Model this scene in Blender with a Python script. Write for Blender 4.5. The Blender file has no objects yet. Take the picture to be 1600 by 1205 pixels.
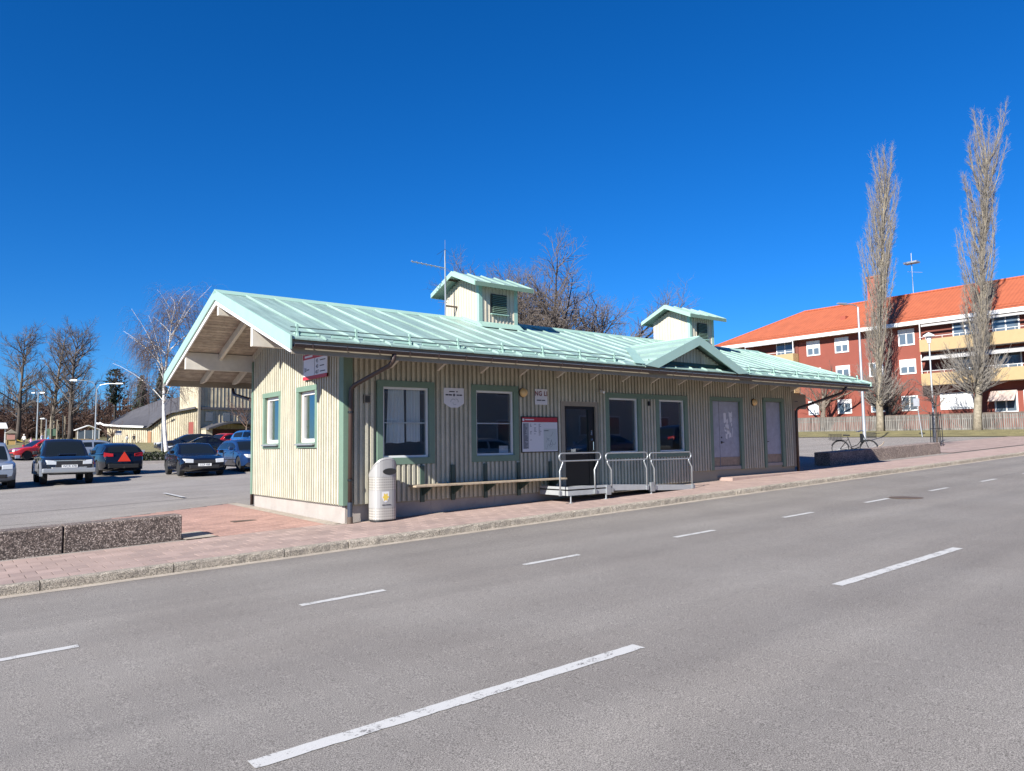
import bpy, bmesh, math, random
from mathutils import Vector, Matrix
R = math.radians
S = bpy.context.scene
COL = S.collection

# ------------------------------------------------------------------ camera
cam_d = bpy.data.cameras.new('camera'); cam = bpy.data.objects.new('camera', cam_d); COL.objects.link(cam)
cam_d.sensor_fit = 'HORIZONTAL'; cam_d.sensor_width = 36.0; cam_d.lens = 36.0 * 1158.497 / 1600.0
cam_d.clip_start = 0.05; cam_d.clip_end = 3000
YAW, PITCH, ROLL = 0.66729, 0.07891, -0.01441
fw = Vector((math.sin(YAW) * math.cos(PITCH), math.cos(YAW) * math.cos(PITCH), math.sin(PITCH)))
rt = Vector((math.cos(YAW), -math.sin(YAW), 0)); up = rt.cross(fw)
r2 = rt * math.cos(ROLL) + up * math.sin(ROLL); u2 = -rt * math.sin(ROLL) + up * math.cos(ROLL)
cam.matrix_world = Matrix(((r2.x, u2.x, -fw.x, -6.31196), (r2.y, u2.y, -fw.y, -13.23158), (r2.z, u2.z, -fw.z, 1.0919), (0, 0, 0, 1)))
S.camera = cam
S.render.resolution_x, S.render.resolution_y = 1024, 771

# ------------------------------------------------------------------ sun, sky, exposure
SUN = Vector((1.0, 0.345, -0.64)).normalized()          # direction the light travels
ELEV = math.asin(-SUN.z); AZ = math.atan2(-SUN.x, -SUN.y)  # azimuth of the sun from +Y towards +X
W = bpy.data.worlds.new('World'); S.world = W; W.use_nodes = True
nt = W.node_tree; nt.nodes.clear()
sky = nt.nodes.new('ShaderNodeTexSky'); sky.sky_type = 'NISHITA'; sky.sun_disc = False
sky.sun_elevation = ELEV; sky.sun_rotation = AZ
sky.altitude = 0; sky.air_density = 1.0; sky.dust_density = 0.0; sky.ozone_density = 10.0
hs = nt.nodes.new('ShaderNodeHueSaturation'); hs.inputs['Saturation'].default_value = 1.08; hs.inputs['Value'].default_value = 1.0
bg = nt.nodes.new('ShaderNodeBackground'); bg.inputs['Strength'].default_value = 0.062
wo = nt.nodes.new('ShaderNodeOutputWorld')
ti = nt.nodes.new('ShaderNodeMix'); ti.data_type = 'RGBA'; ti.blend_type = 'MULTIPLY'; ti.inputs[0].default_value = 1.0; ti.inputs[7].default_value = (.61, .87, 1.13, 1)   # a clear, deep blue spring sky all round
nt.links.new(sky.outputs[0], ti.inputs[6]); nt.links.new(ti.outputs[2], hs.inputs['Color']); nt.links.new(hs.outputs[0], bg.inputs['Color']); nt.links.new(bg.outputs[0], wo.inputs['Surface'])
sl = bpy.data.lights.new('sun', 'SUN'); sl.energy = 5.0; sl.angle = R(0.53); sl.color = (1.0, 0.965, 0.905)
so = bpy.data.objects.new('sun', sl); COL.objects.link(so)
so.rotation_euler = SUN.to_track_quat('-Z', 'Y').to_euler(); so.location = (-40, -14, 30)
S.view_settings.view_transform = 'Standard'; S.view_settings.look = 'None'
S.view_settings.exposure = 1.0; S.view_settings.gamma = 1.0; S.view_settings.use_curve_mapping = False
S.render.engine = 'CYCLES'
S.cycles.max_bounces = 6; S.cycles.diffuse_bounces = 3; S.cycles.glossy_bounces = 3; S.cycles.transparent_max_bounces = 12
S.cycles.caustics_reflective = False; S.cycles.caustics_refractive = False
S.cycles.use_denoising = True

# ------------------------------------------------------------------ helpers
def sm(a, b, t):
    t = min(1, max(0, (t - a) / (b - a))); return t * t * (3 - 2 * t)
def gz(x, y):                                            # height of the land behind the kerb
    z = -.37 + .029 * min(max(x, -40), 62) + .012 * min(max(y, 0), 150)
    return z + .021 * min(max(0, y - 36), 90) * (1 - sm(30, 50, x))
def rz(x, y): return -.49 + .029 * min(max(x, -40), 62)  # height of the road

class MB:
    def __init__(s): s.v = []; s.f = []
    def add(s, vs, fs):
        n = len(s.v); s.v.extend([tuple(p) for p in vs]); s.f.extend([tuple(i + n for i in f) for f in fs]); return s
    def hexa(s, p):
        return s.add(p, [(0, 3, 2, 1), (4, 5, 6, 7), (0, 1, 5, 4), (1, 2, 6, 5), (2, 3, 7, 6), (3, 0, 4, 7)])
    def box(s, x0, x1, y0, y1, z0, z1):
        return s.hexa([(x0, y0, z0), (x1, y0, z0), (x1, y1, z0), (x0, y1, z0), (x0, y0, z1), (x1, y0, z1), (x1, y1, z1), (x0, y1, z1)])
    def obox(s, F, u0, u1, v0, v1, w0, w1):
        return s.hexa([F(u, v, w) for (u, v, w) in ((u0, v0, w0), (u1, v0, w0), (u1, v1, w0), (u0, v1, w0), (u0, v0, w1), (u1, v0, w1), (u1, v1, w1), (u0, v1, w1))])
    def prism(s, pts, off):                              # pts: 3-D polygon, off: extrusion vector
        n = len(pts); o = Vector(off)
        vs = [Vector(p) for p in pts] + [Vector(p) + o for p in pts]
        return s.add(vs, [tuple(range(n))[::-1], tuple(range(n, 2 * n))] + [(i, (i + 1) % n, n + (i + 1) % n, n + i) for i in range(n)])
    def tube(s, path, rad, n=8, cap=True):
        P = [Vector(p) for p in path]; k = len(P)
        rr = rad if isinstance(rad, (list, tuple)) else [rad] * k
        vs = []; ref = None
        for i in range(k):
            t = (P[min(i + 1, k - 1)] - P[max(i - 1, 0)])
            if t.length < 1e-9: t = Vector((0, 0, 1))
            t.normalize()
            if ref is None: ref = Vector((1, 0, 0)) if abs(t.x) < .8 else Vector((0, 1, 0))
            a = ref - t * ref.dot(t); a.normalize(); b = t.cross(a); ref = a
            for j in range(n):
                an = 2 * math.pi * j / n
                vs.append(P[i] + (a * math.cos(an) + b * math.sin(an)) * rr[i])
        fs = []
        for i in range(k - 1):
            for j in range(n):
                fs.append((i * n + j, i * n + (j + 1) % n, (i + 1) * n + (j + 1) % n, (i + 1) * n + j))
        if cap: fs += [tuple(range(n))[::-1], tuple((k - 1) * n + j for j in range(n))]
        return s.add(vs, fs)
    def lathe(s, prof, n=20, c=(0, 0, 0), M=None):       # prof: (r, z)
        vs = []; fs = []
        for (r, z) in prof:
            for j in range(n):
                a = 2 * math.pi * j / n; p = Vector((r * math.cos(a), r * math.sin(a), z))
                if M: p = M @ p
                vs.append(p + Vector(c))
        for i in range(len(prof) - 1):
            for j in range(n): fs.append((i * n + j, i * n + (j + 1) % n, (i + 1) * n + (j + 1) % n, (i + 1) * n + j))
        fs += [tuple(range(n))[::-1], tuple((len(prof) - 1) * n + j for j in range(n))]
        return s.add(vs, fs)
    def grid(s, rows):                                   # rows of points -> surface
        n = len(rows[0]); vs = [p for r in rows for p in r]
        return s.add(vs, [(i * n + j, i * n + j + 1, (i + 1) * n + j + 1, (i + 1) * n + j) for i in range(len(rows) - 1) for j in range(n - 1)])
    def mesh(s, name, m, smooth=False, fix=True):
        me = bpy.data.meshes.new(name); me.from_pydata(s.v, [], s.f)
        if fix and len(s.f) < 60000:
            b = bmesh.new(); b.from_mesh(me); bmesh.ops.recalc_face_normals(b, faces=b.faces); b.to_mesh(me); b.free()
        if smooth: me.polygons.foreach_set('use_smooth', [True] * len(me.polygons))
        if m: me.materials.append(m)
        return me
    def build(s, name, m, parent=None, smooth=False, fix=True, bevel=0):
        o = obj(name, s.mesh(name, m, smooth, fix), parent)
        if bevel: bev(o, bevel)
        return o
def bev(o, w, seg=2):
    b = o.modifiers.new('bevel', 'BEVEL'); b.width = w; b.segments = seg if w < .05 else 4; b.limit_method = 'ANGLE'; b.angle_limit = R(40)
def wl(o):
    v = Vector((0, 0, 0))
    while o is not None: v += o.location; o = o.parent
    return v
def obj(name, me, parent=None, world=True):
    o = bpy.data.objects.new(name, me); COL.objects.link(o)
    if parent is not None:
        o.parent = parent
        if world: o.location = -wl(parent)
    return o
def tag(o, label=None, cat=None, group=None, kind=None):
    if label: o['label'] = label
    if cat: o['category'] = cat
    if group: o['group'] = group
    if kind: o['kind'] = kind
    return o
def thing(name, label, cat, loc=(0, 0, 0), group=None):
    o = bpy.data.objects.new(name, None); COL.objects.link(o); o.location = loc; o.empty_display_size = .2
    return tag(o, label, cat, group)
def kids(o): return [c for c in bpy.data.objects if c.parent == o]
def copy_tree(o, parent=None, depth=0):
    c = o.copy(); COL.objects.link(c); c.parent = parent
    for ch in list(CH.get(o.name, ())) or kids(o): copy_tree(ch, c, depth + 1)
    return c
CH = {}
def struct(name, mb, m, smooth=False, fix=True): return tag(mb.build(name, m, None, smooth, fix), kind='structure')

# ------------------------------------------------------------------ materials
def base(name):
    m = bpy.data.materials.new(name); m.use_nodes = True
    return m, m.node_tree, m.node_tree.nodes['Principled BSDF']
def nz(t, scale, detail=4, rough=.6, vec=None):
    n = t.nodes.new('ShaderNodeTexNoise'); n.inputs['Scale'].default_value = scale; n.inputs['Detail'].default_value = detail; n.inputs['Roughness'].default_value = rough
    if vec is None:
        g = t.nodes.get('GEO') or t.nodes.new('ShaderNodeNewGeometry'); g.name = 'GEO'; vec = g.outputs['Position']
    t.links.new(vec, n.inputs['Vector']); return n
def ramp(t, src, stops):
    r = t.nodes.new('ShaderNodeValToRGB'); e = r.color_ramp.elements
    while len(e) < len(stops): e.new(.5)
    for i, (p, c) in enumerate(stops):
        e[i].position = p; e[i].color = c if len(c) == 4 else (*c, 1)
    t.links.new(src, r.inputs[0]); return r
def mix(t, a, b, fac, mode='MIX'):
    n = t.nodes.new('ShaderNodeMix'); n.data_type = 'RGBA'; n.blend_type = mode
    for s_, k in ((fac, 0), (a, 6), (b, 7)):
        if hasattr(s_, 'is_output'): t.links.new(s_, n.inputs[k])
        elif k == 0: n.inputs[0].default_value = s_
        else: n.inputs[k].default_value = (*s_, 1)
    return n.outputs[2]
def bump(t, bs, src, strength, dist=.01):
    b = t.nodes.new('ShaderNodeBump'); b.inputs['Strength'].default_value = strength; b.inputs['Distance'].default_value = dist
    t.links.new(src, b.inputs['Height']); t.links.new(b.outputs[0], bs.inputs['Normal'])
def pm(name, col, rough=.6, metal=0, var=.0, vs=2.5, rnd=0, bmp=0, bs=60, coat=0, spec=.5, grain=0, gs=400, dist=.01):
    m, t, b = base(name)
    b.inputs['Roughness'].default_value = rough; b.inputs['Metallic'].default_value = metal
    b.inputs['Coat Weight'].default_value = coat; b.inputs['Specular IOR Level'].default_value = spec
    c = None
    if var:
        n = nz(t, vs, 6, .65); lo = tuple(v * (1 - var) for v in col); hi = tuple(min(1, v * (1 + var * .7)) for v in col)
        c = ramp(t, n.outputs[0], [(.3, lo), (.7, hi)]).outputs[0]
    if grain:
        n = nz(t, gs, 2, .5); lo = 1 - grain; hi = 1 + grain
        g = ramp(t, n.outputs[0], [(.35, (lo, lo, lo)), (.65, (hi, hi, hi))]).outputs[0]
        c = mix(t, c if c is not None else col, g, 1.0, 'MULTIPLY')
    if rnd:
        oi = t.nodes.new('ShaderNodeObjectInfo'); r = ramp(t, oi.outputs['Random'], [(0, (1 - rnd,) * 3), (1, (1 + rnd,) * 3)])
        c = mix(t, c if c is not None else col, r.outputs[0], 1.0, 'MULTIPLY')
    if c is not None: t.links.new(c, b.inputs['Base Color'])
    else: b.inputs['Base Color'].default_value = (*col, 1)
    if bmp: bump(t, b, nz(t, bs, 5, .6).outputs[0], bmp, dist)
    return m
def asphalt(name, lo, hi, scale=230, cracks=False):
    m, t, b = base(name); b.inputs['Roughness'].default_value = .9; b.inputs['Specular IOR Level'].default_value = .25
    f = nz(t, scale, 2, .7); a = ramp(t, f.outputs[0], [(.36, lo), (.5, tuple((x + y) / 2 * .95 for x, y in zip(lo, hi))), (.66, hi)]).outputs[0]
    f2 = nz(t, 160, 3, .6); a = mix(t, a, ramp(t, f2.outputs[0], [(.3, (.8,) * 3), (.7, (1.2,) * 3)]).outputs[0], 1, 'MULTIPLY')
    # long streaks of wear along the street and broad stains
    g = t.nodes['GEO']; mp = t.nodes.new('ShaderNodeMapping'); mp.inputs['Scale'].default_value = (.12, 1.3, 1); t.links.new(g.outputs['Position'], mp.inputs[0])
    s1 = nz(t, .9, 5, .6, mp.outputs[0]); a = mix(t, a, ramp(t, s1.outputs[0], [(.3, (.89, .89, .895)), (.7, (1.09, 1.085, 1.075))]).outputs[0], 1, 'MULTIPLY')
    s2 = nz(t, .5, 4, .55); a = mix(t, a, ramp(t, s2.outputs[0], [(.3, (.9, .885, .88)), (.7, (1.08,) * 3)]).outputs[0], 1, 'MULTIPLY')
    if cracks:
        w1 = nz(t, 1.3, 4, .6); off = t.nodes.new('ShaderNodeMixRGB'); off.inputs[0].default_value = .25; t.links.new(g.outputs['Position'], off.inputs[1]); t.links.new(w1.outputs['Color'], off.inputs[2])
        v = t.nodes.new('ShaderNodeTexVoronoi'); v.feature = 'DISTANCE_TO_EDGE'; v.inputs['Scale'].default_value = .42; t.links.new(off.outputs[0], v.inputs['Vector'])
        ln = ramp(t, v.outputs['Distance'], [(.001, (.8, .8, .8)), (.003, (1, 1, 1))]).outputs[0]
        gate = ramp(t, nz(t, .35, 3).outputs[0], [(.6, (0, 0, 0)), (.66, (1, 1, 1))]).outputs[0]
        a = mix(t, a, mix(t, (1, 1, 1), ln, gate), 1, 'MULTIPLY')
        # wheel tracks polished lighter, drips of oil between them
        sx = t.nodes.new('ShaderNodeSeparateXYZ'); t.links.new(g.outputs['Position'], sx.inputs[0]); wv = t.nodes.new('ShaderNodeMath'); wv.operation = 'SINE'; k = t.nodes.new('ShaderNodeMath'); k.operation = 'MULTIPLY'; k.inputs[1].default_value = 3.6; t.links.new(sx.outputs[1], k.inputs[0]); t.links.new(k.outputs[0], wv.inputs[0])
        a = mix(t, a, ramp(t, wv.outputs[0], [(0, (.96, .957, .957)), (1, (1.035, 1.033, 1.03))]).outputs[0], 1, 'MULTIPLY')
        a = mix(t, a, ramp(t, nz(t, 2.6, 5, .75).outputs[0], [(.24, (.7, .69, .68)), (.33, (1, 1, 1))]).outputs[0], 1, 'MULTIPLY')
    t.links.new(a, b.inputs['Base Color']); bump(t, b, f.outputs[0], .5, .004)
    return m
def aggregate(name, k=1.):
    m, t, b = base(name); b.inputs['Roughness'].default_value = .85
    v = t.nodes.new('ShaderNodeTexVoronoi'); v.inputs['Scale'].default_value = 62
    g = t.nodes.new('ShaderNodeNewGeometry'); g.name = 'GEO'; t.links.new(g.outputs['Position'], v.inputs['Vector'])
    sp = t.nodes.new('ShaderNodeSeparateColor'); t.links.new(v.outputs['Color'], sp.inputs[0])
    c = ramp(t, sp.outputs[0], [(0, (.06 * k, .047 * k, .042 * k)), (.45, (.15 * k, .12 * k, .105 * k)), (.75, (.29 * k, .235 * k, .205 * k)), (1, (.6, .52, .46))]).outputs[0]
    d = ramp(t, v.outputs['Distance'], [(.2, (1, 1, 1)), (.62, (.45, .42, .4))]).outputs[0]
    c = mix(t, c, d, 1, 'MULTIPLY')
    c = mix(t, c, ramp(t, nz(t, 2.2, 4).outputs[0], [(.3, (.75, .74, .73)), (.7, (1.2, 1.18, 1.15))]).outputs[0], 1, 'MULTIPLY')
    t.links.new(c, b.inputs['Base Color']); bump(t, b, v.outputs['Distance'], -.8, .008)
    return m
def slabmat(name, col, rnd=.12):
    m, t, b = base(name); b.inputs['Roughness'].default_value = .88; b.inputs['Specular IOR Level'].default_value = .3
    oi = t.nodes.new('ShaderNodeObjectInfo')
    c = ramp(t, nz(t, 1.7, 5).outputs[0], [(.3, tuple(x * .86 for x in col)), (.7, tuple(x * 1.12 for x in col))]).outputs[0]
    c = mix(t, c, ramp(t, oi.outputs['Random'], [(0, (1 - rnd, 1 - rnd, 1 - rnd)), (.5, (1, .985, .97)), (1, (1 + rnd, 1 + rnd * .8, 1 + rnd * .7))]).outputs[0], 1, 'MULTIPLY')
    f = nz(t, 260, 2); c = mix(t, c, ramp(t, f.outputs[0], [(.3, (.8,) * 3), (.7, (1.2,) * 3)]).outputs[0], 1, 'MULTIPLY')
    t.links.new(c, b.inputs['Base Color']); bump(t, b, f.outputs[0], .3, .003)
    return m
def paver_sheet(name, col, sx, sy):
    m, t, b = base(name); b.inputs['Roughness'].default_value = .88; b.inputs['Specular IOR Level'].default_value = .3
    g = t.nodes.new('ShaderNodeNewGeometry'); g.name = 'GEO'
    br = t.nodes.new('ShaderNodeTexBrick'); t.links.new(g.outputs['Position'], br.inputs['Vector'])
    br.inputs['Scale'].default_value = 1; br.inputs['Brick Width'].default_value = sx; br.inputs['Row Height'].default_value = sy; br.inputs['Mortar Size'].default_value = .006
    br.inputs['Color1'].default_value = (*[x * .9 for x in col], 1); br.inputs['Color2'].default_value = (*[x * 1.1 for x in col], 1); br.inputs['Mortar'].default_value = (*[x * .45 for x in col], 1)
    c = mix(t, br.outputs[0], ramp(t, nz(t, 1.5, 5).outputs[0], [(.3, (.84,) * 3), (.7, (1.12,) * 3)]).outputs[0], 1, 'MULTIPLY')
    t.links.new(c, b.inputs['Base Color']); return m
def glassmat(name, tint=(.93, .95, .95), boost=1.9):
    m = bpy.data.materials.new(name); m.use_nodes = True; t = m.node_tree; t.nodes.clear()
    o = t.nodes.new('ShaderNodeOutputMaterial'); mx = t.nodes.new('ShaderNodeMixShader'); tr = t.nodes.new('ShaderNodeBsdfTransparent'); gl = t.nodes.new('ShaderNodeBsdfGlossy')
    lw = t.nodes.new('ShaderNodeLayerWeight'); lw.inputs['Blend'].default_value = .5; pw_ = t.nodes.new('ShaderNodeMath'); pw_.operation = 'POWER'; pw_.inputs[1].default_value = 3.6
    mt = t.nodes.new('ShaderNodeMath'); mt.operation = 'MULTIPLY_ADD'; mt.inputs[1].default_value = .85 * boost; mt.inputs[2].default_value = .045 * boost; mt.use_clamp = True
    t.links.new(lw.outputs['Facing'], pw_.inputs[0]); t.links.new(pw_.outputs[0], mt.inputs[0]); t.links.new(mt.outputs[0], mx.inputs[0])
    tr.inputs[0].default_value = (*tint, 1); gl.inputs['Roughness'].default_value = .015; gl.inputs[0].default_value = (.95, .97, 1, 1)
    t.links.new(tr.outputs[0], mx.inputs[1]); t.links.new(gl.outputs[0], mx.inputs[2]); t.links.new(mx.outputs[0], o.inputs[0])
    return m
def emitmat(name, col, s):
    m, t, b = base(name); b.inputs['Base Color'].default_value = (*col, 1); b.inputs['Emission Color'].default_value = (*col, 1); b.inputs['Emission Strength'].default_value = s; b.inputs['Roughness'].default_value = .3
    return m
def worn_paint(name):
    m, t, b = base(name); b.inputs['Roughness'].default_value = .75
    n = nz(t, 60, 5, .75); n2 = nz(t, 7, 4)
    k = t.nodes.new('ShaderNodeMath'); k.operation = 'ADD'; t.links.new(n.outputs[0], k.inputs[0]); t.links.new(n2.outputs[0], k.inputs[1])
    r = ramp(t, k.outputs[0], [(.62, (.17, .16, .15)), (.70, (.50, .49, .465))])
    r.color_ramp.elements[0].position = .42; r.color_ramp.elements[1].position = .445
    k2 = t.nodes.new('ShaderNodeMath'); k2.operation = 'MULTIPLY'; k2.inputs[1].default_value = .5; t.links.new(k.outputs[0], k2.inputs[0]); t.links.new(k2.outputs[0], r.inputs[0])
    c = mix(t, r.outputs[0], ramp(t, nz(t, 200, 2).outputs[0], [(.3, (.85,) * 3), (.7, (1.1,) * 3)]).outputs[0], 1, 'MULTIPLY')
    t.links.new(c, b.inputs['Base Color']); return m
def barkmat(name, lo, hi, scale=8, birch=False):
    m, t, b = base(name); b.inputs['Roughness'].default_value = .9
    if birch:
        g = t.nodes.new('ShaderNodeNewGeometry'); g.name = 'GEO'; mp = t.nodes.new('ShaderNodeMapping'); mp.inputs['Scale'].default_value = (2, 2, 7); t.links.new(g.outputs['Position'], mp.inputs[0])
        n = nz(t, 1.6, 5, .7, mp.outputs[0]); c = ramp(t, n.outputs[0], [(.36, lo), (.44, hi)]).outputs[0]
    else:
        n = nz(t, scale, 5, .7); c = ramp(t, n.outputs[0], [(.3, lo), (.7, hi)]).outputs[0]
    t.links.new(c, b.inputs['Base Color']); return m
def tilemat(name, col):
    m, t, b = base(name); b.inputs['Roughness'].default_value = .8
    c = ramp(t, nz(t, 1.2, 5).outputs[0], [(.3, tuple(x * .88 for x in col)), (.7, tuple(x * 1.1 for x in col))]).outputs[0]
    g = t.nodes['GEO']; w = t.nodes.new('ShaderNodeTexWave'); w.inputs['Scale'].default_value = 1.0; w.bands_direction = 'Y'; t.links.new(g.outputs['Position'], w.inputs['Vector'])
    c = mix(t, c, ramp(t, w.outputs[0], [(.1, (.9,) * 3), (.6, (1.03,) * 3)]).outputs[0], 1, 'MULTIPLY')
    t.links.new(c, b.inputs['Base Color']); bump(t, b, w.outputs[0], .4, .03); return m
def perfmat(name):
    m, t, b = base(name); b.inputs['Roughness'].default_value = .45; b.inputs['Metallic'].default_value = .3
    tc = t.nodes.new('ShaderNodeTexCoord'); v = t.nodes.new('ShaderNodeTexVoronoi'); v.voronoi_dimensions = '2D'; v.inputs['Scale'].default_value = 20; v.inputs['Randomness'].default_value = 0
    t.links.new(tc.outputs['UV'], v.inputs['Vector'])
    c = ramp(t, v.outputs['Distance'], [(.24, (.24, .225, .2)), (.36, (.52, .49, .44))]).outputs[0]
    t.links.new(c, b.inputs['Base Color']); return m
def stripes(name, a, c2, scale, d='Y'):
    m, t, b = base(name); b.inputs['Roughness'].default_value = .9
    g = t.nodes.new('ShaderNodeNewGeometry'); w = t.nodes.new('ShaderNodeTexWave'); w.inputs['Scale'].default_value = scale; w.bands_direction = d; t.links.new(g.outputs['Position'], w.inputs['Vector'])
    t.links.new(ramp(t, w.outputs[0], [(.45, a), (.55, c2)]).outputs[0], b.inputs['Base Color']); return m

CREAM = (.49, .46, .355); GREEN = (.15, .225, .165); MINT = (.285, .40, .35)
m_cream = pm('cream_paint', CREAM, .6, var=.13, vs=3.0, rnd=.10, grain=.09, gs=60)
m_cream2 = pm('pale_cream_paint', (.50, .45, .36), .6, var=.08, vs=4, rnd=.05)
m_wallback = pm('wall_backing', (.32, .29, .22), .8)
m_green = pm('green_trim_paint', GREEN, .5, var=.08, vs=4)
def roofmat():
    m, t, b = base('mint_sheet_metal'); b.inputs['Roughness'].default_value = .45
    n = nz(t, 1.1, 6, .65); c = ramp(t, n.outputs[0], [(.3, tuple(v * .88 for v in MINT)), (.7, tuple(v * 1.1 for v in MINT))]).outputs[0]
    mp = t.nodes.new('ShaderNodeMapping'); mp.inputs['Scale'].default_value = (9, .7, .7); t.links.new(t.nodes['GEO'].outputs['Position'], mp.inputs[0])
    s1 = nz(t, 1.0, 5, .7, mp.outputs[0]); c = mix(t, c, ramp(t, s1.outputs[0], [(.32, (.72, .74, .73)), (.6, (1.06, 1.06, 1.06))]).outputs[0], 1, 'MULTIPLY')
    sp = nz(t, 28, 3, .7); c = mix(t, c, ramp(t, sp.outputs[0], [(.30, (.72, .74, .7)), (.40, (1, 1, 1))]).outputs[0], 1, 'MULTIPLY')
    oi = t.nodes.new('ShaderNodeObjectInfo'); c = mix(t, c, ramp(t, oi.outputs['Random'], [(0, (.94, .95, .95)), (1, (1.05, 1.05, 1.04))]).outputs[0], 1, 'MULTIPLY')
    t.links.new(c, b.inputs['Base Color']); bump(t, b, nz(t, 2.2, 3).outputs[0], .25, .02); return m
m_mint = roofmat()
m_mint2 = pm('mint_trim_metal', (.30, .455, .38), .45, var=.07, vs=2)
m_brown = pm('brown_enamel', (.055, .034, .028), .4, var=.1, vs=6)
m_fascia = pm('grey_brown_board', (.30, .26, .20), .75, var=.12, vs=4)
m_soffit = pm('weathered_soffit_wood', (.40, .345, .285), .85, var=.35, vs=6, rnd=.16)
m_beam = pm('pale_grey_beam_paint', (.62, .58, .5), .7, var=.12, vs=4)
m_white = pm('white_paint', (.74, .73, .70), .45, var=.05)
m_plinth = pm('concrete_plinth', (.36, .32, .285), .85, var=.12, vs=3, bmp=.2, bs=90, grain=.08, gs=150)
m_darkgap = pm('dark_void', (.02, .02, .02), .9)
m_glass = glassmat('window_glass')
m_room = pm('room_wall', (.22, .2, .17), .9)
m_curtain = pm('white_curtain', (.82, .82, .80), .9, var=.05)
m_black = pm('black_paint', (.012, .012, .013), .3)
m_greydoor = pm('grey_door_paint', (.36, .37, .42), .55, var=.18, vs=5)
m_kick = pm('worn_kick_plate', (.30, .23, .17), .6, var=.3, vs=9)
m_steel = pm('galvanised_steel', (.40, .42, .43), .42, metal=.6, var=.12, vs=8)
m_alu = pm('aluminium', (.44, .46, .46), .5, metal=.35, var=.1, vs=7)
m_chrome = pm('chrome', (.75, .75, .76), .12, metal=1)
m_wood = pm('weathered_plank', (.34, .27, .19), .85, var=.3, vs=12, rnd=.08, bmp=.2, bs=40)
m_dkgreen = pm('dark_green_iron', (.045, .075, .06), .5)
m_red = pm('sign_red', (.42, .03, .045), .45)
m_signwhite = pm('sign_white', (.68, .67, .68), .4)
m_signgrey = pm('sign_print_grey', (.3, .31, .33), .5)
m_signmap = pm('sign_map_tint', (.5, .54, .52), .5)
m_ink = pm('print_ink', (.025, .025, .04), .5)
m_inkred = pm('print_ink_red', (.16, .012, .02), .5)
m_yellow = pm('emblem_yellow', (.72, .52, .09), .5)
m_lampglass = pm('lamp_globe_glass', (.75, .50, .22), .35, rnd=0)
m_asphalt = asphalt('asphalt', (.092, .084, .0755), (.36, .333, .30), 135, cracks=True)
m_lot = asphalt('parking_asphalt', (.125, .114, .102), (.42, .385, .348), 110)
m_farpave = asphalt('far_side_asphalt', (.15, .138, .125), (.32, .30, .275), 75)
m_slab = slabmat('pink_paving_slab', (.34, .255, .222))
m_joint = pm('joint_grit', (.085, .066, .055), .95, var=.2, vs=4)
m_brick = slabmat('red_paving_brick', (.365, .228, .188))
m_slabsheet = paver_sheet('pink_paving_far', (.34, .255, .222), .3, .29)
m_kerb = pm('granite_kerb', (.34, .295, .235), .85, var=.3, vs=9, grain=.55, gs=75, rnd=.1, bmp=.8, bs=70, dist=.02)
m_paint = worn_paint('worn_road_paint')
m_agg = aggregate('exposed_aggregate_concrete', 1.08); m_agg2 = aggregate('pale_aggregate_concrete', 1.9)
m_iron = pm('rusty_cast_iron', (.10, .07, .05), .7, var=.3, vs=20)
m_dirt = pm('sandy_grit', (.36, .31, .25), .95, var=.25, vs=3, grain=.3, gs=120)
m_drygrass = pm('dry_spring_grass', (.19, .165, .07), .95, var=.35, vs=.9, grain=.3, gs=20)
m_soil = pm('dark_soil', (.06, .045, .035), .95, var=.4, vs=8)
m_bark = barkmat('grey_brown_bark', (.10, .08, .06), (.24, .2, .16))
m_barkdark = barkmat('dark_bark', (.035, .028, .024), (.10, .08, .065))
m_poplar = barkmat('pale_poplar_bark', (.14, .115, .08), (.34, .295, .22), 5)
m_ptwig = barkmat('poplar_twigs', (.12, .108, .094), (.24, .215, .185), 3)
m_birch = barkmat('birch_bark', (.04, .035, .03), (.72, .68, .62), birch=True)
m_birchtwig = barkmat('birch_twigs', (.10, .075, .065), (.19, .145, .13))
m_twig = barkmat('brown_twigs', (.075, .06, .052), (.165, .135, .115))
m_redtwig = barkmat('reddish_twigs', (.075, .042, .032), (.155, .095, .072))
m_conifer = pm('conifer_needles', (.034, .048, .028), .8, var=.4, vs=1.5)
m_hedge = pm('hedge_leaves', (.035, .045, .018), .8, var=.4, vs=4)
m_redplaster = pm('red_plaster', (.225, .06, .04), .85, var=.10, vs=.8, grain=.06, gs=30)
m_tile = tilemat('orange_roof_tile', (.37, .095, .04))
m_balc = pm('yellow_balcony_sheet', (.41, .295, .15), .6, var=.05)
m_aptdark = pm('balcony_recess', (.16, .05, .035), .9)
m_aptglass = pm('far_window_pane', (.10, .13, .16), .06, spec=.9)
m_awning = stripes('striped_awning', (.62, .6, .57), (.2, .2, .21), 4)
def fencemat():
    m, t, b = base('silvered_fence_wood'); b.inputs['Roughness'].default_value = .9
    g = t.nodes.new('ShaderNodeNewGeometry'); g.name = 'GEO'; mp = t.nodes.new('ShaderNodeMapping'); mp.inputs['Scale'].default_value = (.2, 4.5, .25); t.links.new(g.outputs['Position'], mp.inputs[0])
    n = nz(t, 1.6, 3, .7, mp.outputs[0]); c = ramp(t, n.outputs[0], [(.32, (.055, .05, .044)), (.5, (.15, .14, .125)), (.68, (.27, .255, .23))]).outputs[0]
    t.links.new(c, b.inputs['Base Color']); return m
m_fence = fencemat()
m_hall = pm('hall_boarding', (.46, .40, .285), .85, var=.25, vs=1.2)
m_hallroof = pm('dark_roofing_felt', (.07, .068, .075), .75, var=.2, vs=1)
m_reddoor = pm('red_brown_door', (.22, .05, .035), .6)
m_tyre = pm('tyre_rubber', (.018, .018, .018), .85)
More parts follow.
